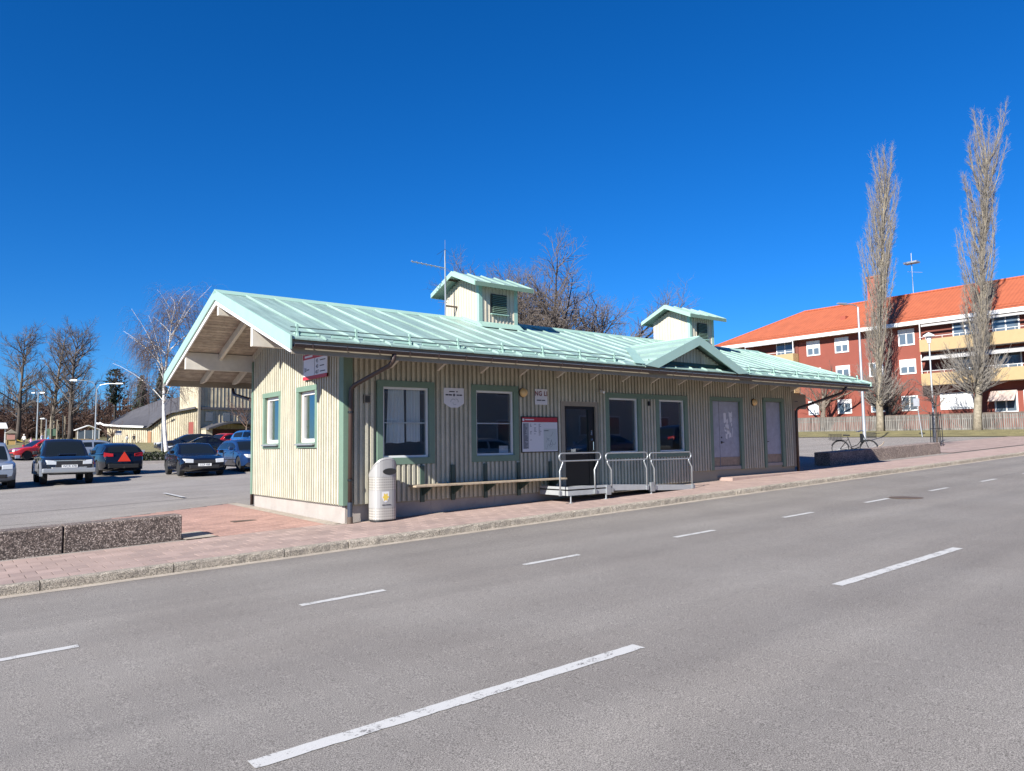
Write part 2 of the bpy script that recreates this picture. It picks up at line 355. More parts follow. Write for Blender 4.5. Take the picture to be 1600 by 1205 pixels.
m_rim = pm('alloy_rim', (.45, .46, .47), .3, metal=.8)
m_cglass = pm('car_glass', (.010, .013, .014), .04, spec=.6)
m_trimblk = pm('black_plastic', (.02, .02, .021), .55)
m_lens = pm('headlight_lens', (.55, .57, .58), .12, spec=.6)
m_tail = pm('tail_light', (.35, .012, .01), .2)
m_redtri = pm('orange_red_reflector', (.75, .05, .025), .4)
m_plate = pm('number_plate', (.75, .75, .72), .5)
def paint(name, c): return pm(name, c, .2, coat=.6, spec=.5)
p_navy = paint('navy_paint', (.010, .013, .022)); p_black = paint('black_car_paint', (.006, .006, .008)); p_silver = pm('silver_car_paint', (.42, .43, .43), .3, metal=.5, coat=.6)
p_blue = paint('blue_car_paint', (.012, .032, .095)); p_red = paint('red_car_paint', (.4, .02, .02)); p_lightblue = paint('bright_blue_paint', (.025, .10, .27)); p_bluegrey = pm('blue_grey_paint', (.30, .34, .40), .3, metal=.4, coat=.6)

# ------------------------------------------------------------------ the ground
def frange(a, b, n): return [a + (b - a) * i / n for i in range(n + 1)]
XS = [-400, -200, -90] + frange(-40, 62, 34) + [80, 120, 200, 500]
YS = [-2.1, 0, 5, 12, 20, 28, 36, 42, 50, 60, 70, 80, 90, 100, 112, 126, 150, 200, 300, 600]
g = MB(); g.grid([[(x, y, gz(x, y) - .02) for x in XS] for y in YS]); struct('parking_lot', g, m_lot, fix=False)
g = MB(); g.grid([[(x, y, rz(x, y) - (.0 if y > -14.4 else 0)) for x in XS] for y in (-14.45, -12, -9, -6, -4, -2.16)]); struct('road', g, m_asphalt, fix=False)
g = MB(); g.grid([[(x, y, rz(x, y) + .11) for x in XS] for y in (-120, -60, -30, -14.45)]); g.grid([[(x, -14.45, rz(x, 0) + z) for x in XS] for z in (0, .11)]); struct('far_pavement', g, m_farpave, fix=False)
# grassy bank beyond the parking lot, and the strip under the poplars
g = MB(); g.grid([[(x, y, gz(x, y) + .03) for x in frange(-40, 30, 14)] for y in [53, 57, 62, 70, 80, 90, 100, 112, 126, 150, 200, 300]]); struct('grass_bank', g, m_drygrass, fix=False)
g = MB(); g.grid([[(x, y, gz(x, y) + .02 + .3 * sm(49.5, 55, x)) for x in (49.5, 51, 52.5, 54, 56, 62)] for y in frange(-2, 60, 20)]); struct('grass_verge', g, m_drygrass, fix=False)
g = MB(); rnd = random.Random(5)
g.grid([[(x, y, gz(x, y) + .035 + (.35 * rnd.random() if 0 < i < 4 else 0)) for i, y in enumerate((50, 51, 52, 53, 54.2))] for x in frange(-9, 4, 20)]); struct('soil_heap_strip', g, m_soil, True, fix=False)
# dirt line in the gutter
g = MB(); g.grid([[(x, y, rz(x, y) + .004) for x in frange(-14, 40, 54)] for y in (-2.45 - 0, -2.25)]); struct('gutter_grit', g, m_dirt, fix=False)

# pavement: slabs near the camera singly, the rest joined
pv = MB(); pv.grid([[(x, y, gz(x, 0) - .004) for x in frange(-14, 62, 38)] for y in (-2.15, -.02)])
pv.grid([[(x, y, gz(x, 0) - .004) for x in frange(-14, -.02, 14)] for y in (-.02, .19)]); pavement = struct('pavement', pv, m_joint, fix=False)
rnd = random.Random(11)
def slabs(rows, cols, lx, ly, ok, parent, nm, mt, phase, gap=.011, maxn=300, tilt=.002):
    cells = []
    for r_ in rows:
        for c in cols:
            x0 = c * lx + (lx / 2 if (r_ + phase) % 2 else 0); y0 = rows[r_] if isinstance(rows, dict) else r_
            if ok(x0, y0): cells.append((x0, y0))
    cells.sort(key=lambda p: (p[0] + 6.3) ** 2 + (p[1] + 13.2) ** 2)
    u = MB(); h = .03; a = .0015
    u.add([(0, 0, -h), (lx - gap, 0, -h), (lx - gap, ly - gap, -h), (0, ly - gap, -h), (0, 0, -a), (lx - gap, 0, -a), (lx - gap, ly - gap, -a), (0, ly - gap, -a),
           (a, a, 0), (lx - gap - a, a, 0), (lx - gap - a, ly - gap - a, 0), (a, ly - gap - a, 0)],
          [(0, 1, 5, 4), (1, 2, 6, 5), (2, 3, 7, 6), (3, 0, 4, 7), (4, 5, 9, 8), (5, 6, 10, 9), (6, 7, 11, 10), (7, 4, 8, 11), (8, 9, 10, 11)])
    me = u.mesh(nm, mt, fix=False); rest = MB()
    for i, (x, y) in enumerate(cells):
        z = gz(x, max(y, 0)) + rnd.uniform(-.0005, .002); sx = .029 + rnd.uniform(-tilt, tilt); sy = (.012 if y > 0 else 0) + rnd.uniform(-tilt, tilt) * 2
        if i < maxn:
            o = obj(nm, me, parent, False); o.location = (x, y, z); o.rotation_euler = (sy, -sx, rnd.uniform(-.004, .004))
        else:
            rest.add([(x + p[0], y + p[1], z + p[2] + p[0] * sx + p[1] * sy) for p in u.v], u.f)
    if rest.v: tag(rest.build(nm + '_field', mt, parent, fix=False), kind='stuff')
rowsY = {i: -2.125 + .29 * i for i in range(8)}
def okslab(x, y):
    if y > -.2 and x > -.35: return False
    return True
slabs(rowsY, range(-34, 140), .30, .29, okslab, pavement, 'paving_slab', m_slab, 0)
g = MB(); g.grid([[(x, y, gz(x, 0) + .001) for x in frange(-.3, 15.9, 16)] for y in (-.1, .02)]); g.build('edge_strip', m_dirt, pavement, fix=False)
g = MB(); g.grid([[(x, y, gz(x, y) + .004) for x in frange(41.9, 62, 10)] + [(90, y, gz(90, y) + .004), (300, y, gz(300, y) + .004)] for y in (-2.12, .2)]); g.grid([[(x, y, gz(x, y) + .003) for x in (28.2, 32, 36, 41.9, 48, 56, 62, 90)] for y in (.2, 1.5, 3.2, 5.0)]); struct('far_pink_pavement', g, m_slabsheet, fix=False)
# forecourt of red brick beside the gable
fc = MB(); ym = lambda x: 5.0 + .38 * (x + 3.4); fc.grid([[(x, 1.3 + (ym(x) - 1.3) * f, gz(x, 1.3 + (ym(x) - 1.3) * f) - .004) for x in (-3.7, -2.6, -1.2, -.05)] for f in (0, .33, .66, 1)]); fc.grid([[(x, y, gz(x, y) - .004) for x in (-2.4, -1.2, -.05)] for y in (.2, 1.3)]); forecourt = struct('forecourt', fc, m_joint, fix=False)
rowsB = {i: .2 + .14 * i for i in range(43)}
def okbrick(x, y):
    if x < -2.75 + max(0, .9 - y) * .5 and y < 1.3: return False
    return x > -3.75 and x < -.28 and y < 4.9 + .38 * (x + 3.4)
slabs(rowsB, range(-14, 1), .28, .14, okbrick, forecourt, 'paving_brick', m_brick, 0, .010)
g = MB(); g.grid([[(x, y, gz(x, y) + .002) for x in (-.3, -.06)] for y in frange(.1, 6.1, 6)]); g.grid([[(x, y, gz(x, y) + .005) for x in (-2.8, -2.3)] for y in (.25, 1.2)]); g.build('edge_strip', m_dirt, forecourt, fix=False)
# kerb
x = -14.3; rnd = random.Random(3); kerb = struct('kerb', MB().grid([[(x_, y_, gz(x_, 0) - .16) for x_ in frange(-14, 62, 20)] for y_ in (-2.27, -2.12)]), m_dirt, fix=False)
while x < 60:
    L = rnd.choice((1.55, 1.7, 1.6, 1.05)); k = MB(); y0 = -2.262 + rnd.uniform(-.006, .006); y1 = -2.132; t0 = rnd.uniform(-.006, .006)
    for a, b in ((x + .007, x + L - .007),):
        sec = lambda X: [(X, y0 + .0, gz(X, 0) - .19), (X, y0 + .004, gz(X, 0) - .03 + t0), (X, y0 + .012, gz(X, 0) - .010 + t0), (X, y0 + .032, gz(X, 0) + .001 + t0), (X, y1, gz(X, 0) + .003), (X, y1, gz(X, 0) - .19)]
        def jit(S_): return [S_[0]] + [(p[0], p[1] + rnd.uniform(-.006, .006), p[2] + rnd.uniform(-.007, .004)) for p in S_[1:4]] + S_[4:]
        k.grid([jit(sec(a + (b - a) * q / 14)) for q in range(15)]); n = len(k.v); k.f += [(0, 1, 2, 3, 4, 5), tuple(range(n - 1, n - 7, -1))]
    k.build('kerb_stone', m_kerb, kerb, True if False else False); x += L
# road paint
def dash(xa, xb, y, w, z=.0045):
    n = max(2, int((xb - xa) / .25)); r_ = random.Random(int(xa * 97)); top = []; bot = []
    for i in range(n * 4 + 1):
        X = xa + (xb - xa) * i / (n * 4); e = .004
        top.append((X, y + w / 2 + r_.uniform(-e, e), rz(X, y) + z)); bot.append((X, y - w / 2 + r_.uniform(-e * 2.2, e), rz(X, y) + z))
    return MB().grid([bot, top])
markings = struct('road_markings', MB().grid([[(-9.4 + .0, -9.12, rz(-9, 0) + .0045), (-11, -9.12, rz(-11, 0) + .0045)], [(-9.4, -9.0, rz(-9, 0) + .0045), (-11, -9.0, rz(-11, 0) + .0045)]]), m_paint, fix=False)
for xa in (-4.86, 1.334, 7.53, 13.72, 19.9, 26.1, 32.3): dash(xa, xa + 3.1, -9.05, .125).build('road_dash', m_paint, markings, fix=False)
for i in range(-2, 16): dash(-6.19 + 3.05 * i, -5.19 + 3.05 * i, -5.53, .10).build('road_dash', m_paint, markings, fix=False)
def disc(x, y, z, r, n=28): return MB().lathe([(r * .97, 0), (r, -.01)], n, (x, y, z))
tag(disc(10.4, -5.76, rz(10.4, 0) + .008, .34).build('manhole_cover', m_iron), 'round iron manhole cover in the road surface', 'manhole cover')
tag(MB().box(-1.45, -.98, 1.95, 2.2, gz(-1.2, 2.1) - .02, gz(-1.2, 2.1) + .006).build('drain_cover', m_iron), 'small rusty iron cover set in the red brick forecourt', 'drain cover')
# bay line painted in the parking lot
g = MB()
for xa in (.1,): g.add([(xa - .75, 9.0, gz(xa, 9)), (xa - .63, 9.0, gz(xa, 9)), (xa - .63, 11.2, gz(xa, 11.2)), (xa - .75, 11.2, gz(xa, 11.2))], [(0, 1, 2, 3)])
struct('parking_bay_line', g, m_paint, fix=False)
g = MB(); rs = random.Random(17); pts = [(-9 + .5 * i, 8.3 + .05 * i * .5 + rs.uniform(-.02, .02)) for i in range(19)]
g.grid([[(x, y + w_, gz(x, y) - .015) for x, y in pts] for w_ in (0, .035)]); g.grid([[(x, 5.9 - .1 * i + w_, gz(x, 5.9) - .015) for i, x in enumerate((-8, -6, -4.6, -3.9))] for w_ in (0, .03)]); struct('asphalt_seams', g, pm('bitumen_seam', (.05, .046, .043), .8), fix=False)
# low concrete blocks
def cblock(x0, x1, y0, y1, h, label, mt=None):
    b = MB(); n = 8; a = .02
    def sec(X): z = gz(X, y0); return [(X, y0, z - .1), (X, y0, z + h - a), (X, y0 + a, z + h), (X, y1 - a, z + h), (X, y1, z + h - a), (X, y1, z - .1)]
    rows = [sec(x0 + (x1 - x0) * i / n) for i in range(n + 1)]; b.grid(rows); m_ = len(b.v); b.f += [(0, 1, 2, 3, 4, 5), tuple(range(m_ - 1, m_ - 7, -1))]
    o = b.build('concrete_block', mt or m_agg); bev(o, .012); return tag(o, label, 'concrete block', 'low concrete blocks along the pavement')
cblock(-7.06, -4.585, .42, .86, .41, 'exposed aggregate concrete block at the left edge of the photo')
cblock(-4.565, -2.82, .42, .86, .41, 'exposed aggregate concrete block ending beside the red brick forecourt')
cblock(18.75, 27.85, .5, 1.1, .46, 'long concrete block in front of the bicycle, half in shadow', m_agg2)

# ------------------------------------------------------------------ the station building
ST = thing('station_building', 'long low cream boarded station building with pale green metal roof', 'building', (7.8, 2.5, 0))
XE = 15.65; YB = 5.08; RY, RZ_, SL = 2.7, 4.37, .3517; EF, EB = -1.48, 6.8; XL, XR = -1.66, 17.9
def zr(y): return RZ_ - SL * abs(y - RY)
FF = lambda u, v, w: (u, -w, v)             # front wall: u = x, w outwards
FG = lambda u, v, w: (-w, u, v)             # gable wall: u = y
FRONT = dict(w1=(.797, 1.863, .851, 2.281), w2=(3.068, 4.111, .851, 2.281), door=(5.67, 6.70, .06, 1.99), w3=(7.18, 8.245, .83, 2.23), w4=(9.08, 10.14, .83, 2.23), dbl=(11.4, 12.72, .33, 2.26), sgl=(14.06, 14.92, .37, 2.30))
GAB = dict(g1=(1.29, 2.15, 1.19, 2.27), g2=(3.30, 4.20, 1.19, 2.26))
def holes(mb, F, u0, u1, v0, v1, ops, w0, w1):
    us = sorted({u0, u1, *[o[0] for o in ops], *[o[1] for o in ops]}); vs = sorted({v0, v1, *[o[2] for o in ops], *[o[3] for o in ops]})
    for i in range(len(us) - 1):
        for j in range(len(vs) - 1):
            cu, cv = (us[i] + us[i + 1]) / 2, (vs[j] + vs[j + 1]) / 2
            if not any(o[0] < cu < o[1] and o[2] < cv < o[3] for o in ops): mb.obox(F, us[i], us[i + 1], vs[j], vs[j + 1], w0, w1)
w = MB(); holes(w, FF, 0, XE, -.05, 3.20, list(FRONT.values()), -.16, -.002); wall_f = w.build('front_wall', m_wallback, ST)
w = MB(); holes(w, FG, .16, YB, -.05, 2.9, list(GAB.values()), -.16, -.002)
w.prism([(.002, .16, 2.9), (.002, .16, zr(.16) - .17), (.002, RY, zr(RY) - .17), (.002, YB, zr(YB) - .17), (.002, YB, 2.9)], (.15, 0, 0)); wall_g = w.build('gable_wall', m_wallback, ST)
w = MB(); w.box(XE - .15, XE, .16, YB, -.05, 3.2); w.box(.15, XE - .15, YB - .15, YB, -.05, 3.2); w.prism([(XE, .16, 3.2), (XE, RY, zr(RY) - .17), (XE, YB, 3.2)], (-.15, 0, 0)); w.build('rear_walls', m_cream, ST)
w = MB(); w.box(.16, XE - .15, .16, YB - .15, -.05, 0); w.box(.16, XE - .15, .16, YB - .15, 2.75, 2.8); w.box(.16, XE - .15, 3.2, 3.25, 0, 2.75); w.box(2.5, 2.55, .17, 3.2, 0, 2.75); w.box(7.0, 7.05, .17, 3.2, 0, 2.75); w.build('interior_lining', m_room, ST)
# plinth, with joints
pl = MB()
for a, b in ((0.02, 1.95), (1.953, 3.6), (3.603, 5.55), (5.553, 7.5), (7.503, 10.4)): pl.box(a, b, .03, .2, -.75, -.045)
for a, b in ((10.4, 13.0), (13.003, 15.63)): pl.box(a, b, .03, .2, -.55, .235)
for a, b in ((.04, 1.55), (1.554, 3.9), (3.904, 5.06)): pl.box(.03, .2, a, b, -.75, -.045)
pl.build('plinth', m_plinth, ST)
# boards: one mesh of unit height, one object for each piece
def board_mesh(name, F, wdt, bat, m):
    b = MB(); h = wdt / 2 - .002
    b.obox(F, -h, h, 0, 1, .002, .012); b.obox(F, -bat / 2, bat / 2, 0, 1, .013, .056); return b.mesh(name, m)
bm_f = board_mesh('board', FF, 0.118, .058, m_cream); bm_g = board_mesh('board', FG, 0.118, .058, m_cream)
rnd = random.Random(21)
def boards(F, me, u0, u1, vb, vt, ops, parent, dw=.118, cas=.13):
    n = int(round((u1 - u0) / dw)); d = (u1 - u0) / n
    for i in range(n):
        u = u0 + d * (i + .5); segs = [(vb(u), vt(u))]
        for o in ops:
            if o[0] - cas < u < o[1] + cas:
                lo, hi = o[2] - cas - .005, o[3] + cas - .02; ns = []
                for a, b in segs:
                    if hi <= a or lo >= b: ns.append((a, b)); continue
                    if lo - a > .06: ns.append((a, lo))
                    if b - hi > .06: ns.append((hi, b))
                segs = ns
        for a, b in segs:
            o = obj('board', me, parent, False); p = F(u, a - rnd.uniform(0, .004), rnd.uniform(-.0015, .0015)); o.location = Vector(p) - wl(parent); o.scale = (1, 1, b - a)
boards(FF, bm_f, .14, XE - .10, lambda u: -.02 if u < 10.42 else .265, lambda u: 3.19, list(FRONT.values()), wall_f)
boards(FG, bm_g, .14, YB - .09, lambda u: -.02, lambda u: zr(u) - .19, list(GAB.values()), wall_g)
# corner boards
c = MB(); c.box(-.062, .13, -.062, -.003, -.03, 3.2); c.box(-.062, -.003, -.003, .13, -.03, 3.2); c.build('corner_board', m_green, ST)
c = MB(); c.box(-.062, .0, YB - .08, YB + .03, -.03, 3.2); c.box(-.05, .1, YB + .003, YB + .03, -.03, 3.2); c.build('corner_board', m_green, ST)
c = MB(); c.box(XE - .10, XE + .04, -.062, -.003, .25, 3.2); c.box(XE + .003, XE + .04, -.003, .12, .25, 3.2); c.build('corner_board', m_fascia, ST)

def window(F, o, parent, m_case=m_green, name='window', wc=.135, sash=.045, sash_m=m_white, deep=False, sill=False):
    u0, u1, v0, v1 = o
    c = MB(); c.obox(F, u0 - wc, u1 + wc, v1, v1 + wc - .01, .003, .070); c.obox(F, u0 - wc, u1 + wc, v0 - wc, v0, .003, .063)
    c.obox(F, u0 - wc, u0, v0, v1, .003, .063); c.obox(F, u1, u1 + wc, v0, v1, .003, .063); w_ = c.build(name, m_case, parent, bevel=.004)
    s = MB(); d0, d1 = (-.09, -.02) if deep else (-.05, .012)
    for a in ((u0, u1, v1 - sash, v1), (u0, u1, v0, v0 + sash), (u0, u0 + sash, v0 + sash, v1 - sash), (u1 - sash, u1, v0 + sash, v1 - sash)): s.obox(F, *a, d0, d1)
    s.build('sash', sash_m, w_, bevel=.004)
    p = MB(); p.obox(F, u0 + sash - .004, u1 - sash + .004, v0 + sash - .004, v1 - sash + .004, d0 + .02, d0 + .026); p.build('pane', m_glass, w_)
    if sill:
        p = MB(); p.hexa([F(u, v, w) for u, v, w in ((u0 - .03, v0 - .035, .003), (u1 + .03, v0 - .035, .003), (u1 + .03, v0 - .06, .13), (u0 - .03, v0 - .06, .13), (u0 - .03, v0 - .004, .003), (u1 + .03, v0 - .004, .003), (u1 + .03, v0 - .035, .13), (u0 - .03, v0 - .035, .13))])
        p.build('sill', m_steel, w_)
    return w_
W = {k: window(FF, FRONT[k], ST) for k in ('w1', 'w2', 'w3', 'w4')}
for k in ('g1', 'g2'): window(FG, GAB[k], ST, wc=.12, sash=.075, deep=True, sill=True)
MB().obox(FF, 8.38, 8.945, 2.23, 2.355, .003, .066).build('head_board', m_green, ST)
# transom bars and a few things behind the glass
for k in ('w1', 'w2'):
    o = FRONT[k]; MB().obox(FF, o[0] + .05, o[1] - .05, 1.545, 1.57, -.06, -.04).build('glazing_bar', m_white, W[k])
def pleats(x0, x1, z0, z1, y, n=9, amp=.03, flare=0):
    rows = []
    for j, z in enumerate((z1, (z0 + z1) / 2, z0)):
        f = flare * j / 2; rows.append([(x0 - f + (x1 - x0 + f * 1.3) * i / (n * 4), y + amp * math.sin(i / 4 * 2 * math.pi), z + (.008 * math.sin(i * .37) if j == 2 else 0)) for i in range(n * 4 + 1)])
    return MB().grid(rows)
tag(pleats(1.0, 1.36, 1.15, 2.24, .115, 5, flare=.05).build('curtain', m_curtain, None, True, False), 'left white curtain hanging in the window nearest the corner', 'curtain', 'pair of white curtains')
tag(pleats(1.42, 1.74, 1.17, 2.24, .115, 5, flare=-.0).build('curtain', m_curtain, None, True, False), 'right white curtain hanging in the window nearest the corner', 'curtain', 'pair of white curtains')
tag(pleats(9.12, 9.34, 1.5, 2.2, .12, 3).build('curtain', m_curtain, None, True, False), 'short pale blind behind the window beside the grey doors', 'curtain')
s = MB(); s.box(3.12, 4.06, .17, .34, .83, .86); s.box(.85, 1.82, .17, .34, .83, .86); s.build('inner_sill', m_white, ST)
tag(MB().box(3.78, 4.04, .08, .083, .9, 1.06).build('paper_notice', m_signwhite), 'white paper notice stuck inside the second front window', 'notice')
pt = thing('potted_plant', 'small potted plant on the sill of the gable window near the corner', 'plant', (.22, 1.75, 1.2))
MB().lathe([(.05, 0), (.07, .11)], 12, (.24, 1.62, 1.2)).build('pot', m_signwhite, pt)
lf = MB(); rnd = random.Random(2)
for i in range(26):
    a = rnd.uniform(0, 6.28); l = rnd.uniform(.08, .22); q = Vector((.24, 1.62, 1.3)); t = q + Vector((math.cos(a) * l * .6, math.sin(a) * l, rnd.uniform(.0, .2)))
    n = Vector((-math.sin(a), math.cos(a), .2)) * .022; lf.add([q, (q + t) / 2 + n, t, (q + t) / 2 - n], [(0, 1, 2, 3)])
lf.build('leaves', pm('house_plant_leaf', (.05, .16, .05), .5), pt, fix=False)
# black entrance door
u0, u1, v0, v1 = FRONT['door']
d = MB(); d.obox(FF, u0 - .12, u1 + .06, v1 + .0, v1 + .12, .003, .05); d.obox(FF, u0 - .12, u0, -.1, v1, .003, .05); d.obox(FF, u1, u1 + .06, -.1, v1, .003, .05); d.build('door_casing', m_fascia, ST)
d = MB(); d.obox(FF, u0, u1, v1 - .07, v1, -.06, .0); d.obox(FF, u0, u0 + .08, .06, v1 - .07, -.06, 0); d.obox(FF, u1 - .2, u1, .06, v1 - .07, -.06, 0); d.obox(FF, u0 + .08, u1 - .2, .06, .82, -.05, -.01); door = d.build('entrance_door', m_black, ST)
MB().obox(FF, u0 + .075, u1 - .195, .81, v1 - .065, -.045, -.039).build('pane', m_glass, door)
h = MB(); h.obox(FF, u1 - .13, u1 - .09, 1.28, 1.40, 0, .012); h.obox(FF, u1 - .13, u1 - .08, 1.15, 1.2, 0, .02); h.tube([(u1 - .11, -.03, 1.14), (u1 - .11, -.07, 1.12), (u1 - .11, -.07, .92), (u1 - .11, -.01, .9)], .012, 6); h.build('door_handle', m_chrome, door)
# grey doors
def gdoor(o, split, label):
    u0, u1, v0, v1 = o
    c = MB(); c.obox(FF, u0 - .13, u1 + .14, v1, v1 + .11, .003, .07); c.obox(FF, u0 - .13, u0, .26, v1, .003, .063); c.obox(FF, u1, u1 + .14, .26, v1, .003, .063); c.build('door_casing', m_green, ST, bevel=.004)
    lv = [(u0, split - .006), (split + .006, u1)] if split else [(u0, u1)]
    for i, (a, b) in enumerate(lv):
        l = MB().obox(FF, a + .004, b - .004, v0 + .03, v1 - .01, -.05, -.012).build('door_leaf', m_greydoor, ST); MB().obox(FF, a + .01, b - .01, v0 + .035, v0 + .30, -.011, -.006).build('kick_plate', m_kick, l)
        if i == len(lv) - 1:
            h = MB(); h.obox(FF, a + .06, a + .10, 1.18, 1.22, -.011, .0); h.obox(FF, a + .05, a + .10, 1.02, 1.09, -.011, .0); h.obox(FF, a + .06, a + .17, 1.05, 1.07, .004, .02); h.build('door_handle', m_black, l)
            if split:
                q = MB(); rr = random.Random(9)
                for (x0, x1, z0, z1) in ((.22, .34, 1.62, 1.9), (.34, .42, 1.6, 1.75), (.47, .62, 1.78, 1.95), (.5, .62, 1.64, 1.78), (.56, .62, 1.54, 1.64), (.3, .45, 1.42, 1.6), (.24, .33, 1.36, 1.5), (.33, .48, 1.3, 1.42), (.28, .38, 1.14, 1.3), (.45, .55, 1.2, 1.32), (.6, .63, 1.22, 1.5)):
                    pts = [(x0 + rr.uniform(-.02, .02), z0 + rr.uniform(-.03, .03)), (x1 + rr.uniform(-.02, .02), z0 + rr.uniform(-.03, .03)), (x1 + rr.uniform(-.01, .02), z1 + rr.uniform(-.03, .03)), ((x0 + x1) / 2, z1 + rr.uniform(-.05, .03)), (x0 + rr.uniform(-.02, .02), z1 + rr.uniform(-.03, .03))]
                    q.prism([FF(a + x, z, -.0115) for x, z in pts], (0, -.002, 0))
                q.build('torn_paper', m_signwhite, l)
    MB().obox(FF, u0, u1, v0 - .06, v0 + .03, -.06, .03).build('threshold', m_plinth, ST)
gdoor(FRONT['dbl'], 11.77, ''); gdoor(FRONT['sgl'], None, '')
MB().hexa([(11.6, -.5, gz(11.6, 0) - .05), (15.6, -.5, gz(15.6, 0) - .05), (15.6, .03, gz(15.6, 0) - .05), (11.6, .03, gz(11.6, 0) - .05), (11.6, -.5, gz(11.6, 0) + .09), (15.6, -.5, gz(15.6, 0) + .012), (15.6, .03, gz(15.6, 0) + .012), (11.6, .03, gz(11.6, 0) + .09)]).build('door_step', m_slab, ST)

# roof: sheet panels with standing seams
NP = 32; pw = (XR - XL) / NP
def panel(y0, y1):
    b = MB(); t = .025; p = lambda x, y, dz: (x, y, zr(y) + dz)
    b.hexa([p(0, y0, -t), p(pw, y0, -t), p(pw, y1, -t), p(0, y1, -t), p(0, y0, 0), p(pw, y0, 0), p(pw, y1, 0), p(0, y1, 0)])
    b.hexa([p(0, y0 + .0, 0), p(.022, y0, 0), p(.022, y1, 0), p(0, y1, 0), p(.004, y0 + .05, .036), p(.018, y0 + .05, .036), p(.018, y1, .036), p(.004, y1, .036)])
    return b.mesh('roof_panel', m_mint)
mf, mb_ = panel(EF, RY), panel(EB, RY)
roof = MB(); roof.hexa([(XL + .02, EF + .08, zr(EF + .08) - .12), (XR - .02, EF + .08, zr(EF + .08) - .12), (XR - .02, RY, RZ_ - .12), (XL + .02, RY, RZ_ - .12), (XL + .02, EF + .08, zr(EF + .08) - .03), (XR - .02, EF + .08, zr(EF + .08) - .03), (XR - .02, RY, RZ_ - .03), (XL + .02, RY, RZ_ - .03)])
roof.hexa([(XL + .02, EB - .08, zr(EB - .08) - .12), (XR - .02, EB - .08, zr(EB - .08) - .12), (XR - .02, RY, RZ_ - .12), (XL + .02, RY, RZ_ - .12), (XL + .02, EB - .08, zr(EB - .08) - .03), (XR - .02, EB - .08, zr(EB - .08) - .03), (XR - .02, RY, RZ_ - .03), (XL + .02, RY, RZ_ - .03)])
roof = roof.build('roof', m_fascia, ST, fix=True)
rnd = random.Random(8)
for i in range(NP):
    for me in (mf, mb_):
        o = obj('roof_panel', me, roof, False); o.location = Vector((XL + pw * i, 0, rnd.uniform(-.002, .002))) - wl(roof); o.rotation_euler = (0, rnd.uniform(-.006, .006), 0)
MB().prism([(XL - .03, RY - .12, zr(RY - .12) + .004), (XL - .03, RY - .03, RZ_ + .055), (XL - .03, RY + .03, RZ_ + .055), (XL - .03, RY + .12, zr(RY - .12) + .004)], (XR - XL + .06, 0, 0)).build('ridge_cap', m_mint2, roof)
for X, s_ in ((XL, -1), (XR, 1)):
    for ye in (EF - .02, EB + .02):
        v = MB(); v.prism([(X, RY, RZ_ + .05), (X, ye, zr(ye) + .045), (X, ye, zr(ye) - .19), (X, RY, RZ_ - .16)], (s_ * .03, 0, 0)); v.build('verge_trim', m_mint2, roof)
        v = MB(); yy = ye + (.1 if ye < 0 else -.1); v.prism([(X - s_ * .004, RY, RZ_ - .12), (X - s_ * .004, yy, zr(yy) - .12), (X - s_ * .004, yy, zr(yy) - .265), (X - s_ * .004, RY, RZ_ - .265)], (-s_ * .03, 0, 0)); v.build('verge_board', m_white, roof)
# soffit boards
for side in (0, 1):
    n = 34; y0, y1 = (EF + .1, RY) if side == 0 else (EB - .1, RY)
    dy = (y1 - y0) / n; b = MB(); yy = lambda f: y0 + dy * f
    for i in range(n):
        b = MB(); a, c_ = y0 + dy * i, y0 + dy * (i + .89)
        b.hexa([(XL + .03, a, zr(a) - .145), (XR - .03, a, zr(a) - .145), (XR - .03, c_, zr(c_) - .145), (XL + .03, c_, zr(c_) - .145), (XL + .03, a, zr(a) - .125), (XR - .03, a, zr(a) - .125), (XR - .03, c_, zr(c_) - .125), (XL + .03, c_, zr(c_) - .125)])
        b.build('soffit_board', m_soffit, roof)
# purlins, overhang rafters, eave boards
for (y, zb, zt) in ((.6, 2.99, 3.44), (RY, 3.88, 4.19), (5.15, 2.96, 3.36)):
    MB().box(XL + .05, .15, y - .055, y + .055, zb, zt).build('purlin', m_beam, roof); MB().box(XE - .15, XR - .05, y - .055, y + .055, zb, zt).build('purlin', m_beam, roof)
for X in (-.86, 16.7, -.05):
    for ye in (EF + .14, EB - .14):
        if X == -.05 and ye < 0: continue
        r_ = MB(); r_.prism([(X, RY, RZ_ - .15), (X, ye, zr(ye) - .15), (X, ye, zr(ye) - .22), (X, ye + (.35 if ye < 0 else -.35), zr(ye + (.35 if ye < 0 else -.35)) - .32), (X, RY, RZ_ - .32)], (.07, 0, 0)); r_.build('rafter', m_beam, roof)
b = MB(); b.box(XL + .03, XR - .03, EF + .07, EF + .10, 2.64, zr(EF + .08) - .03); b.build('eave_board', m_fascia, roof)
b = MB(); b.box(XL + .03, XR - .03, EB - .10, EB - .07, 2.67, zr(EB - .08) - .03); b.build('eave_board', m_fascia, roof)
kb = MB(); kb.prism([(0, -.057, 2.65), (0, -.057, 2.83), (0, -.62, 3.06), (0, -.95, 3.03)], (.055, 0, 0)); kbm = kb.mesh('knee_brace', m_beam)
for k in range(-1, 13):
    X = 2.055 + 1.117 * k
    if X < XE: o = obj('knee_brace', kbm, ST, False); o.location = Vector((X, 0, 0)) - wl(ST)
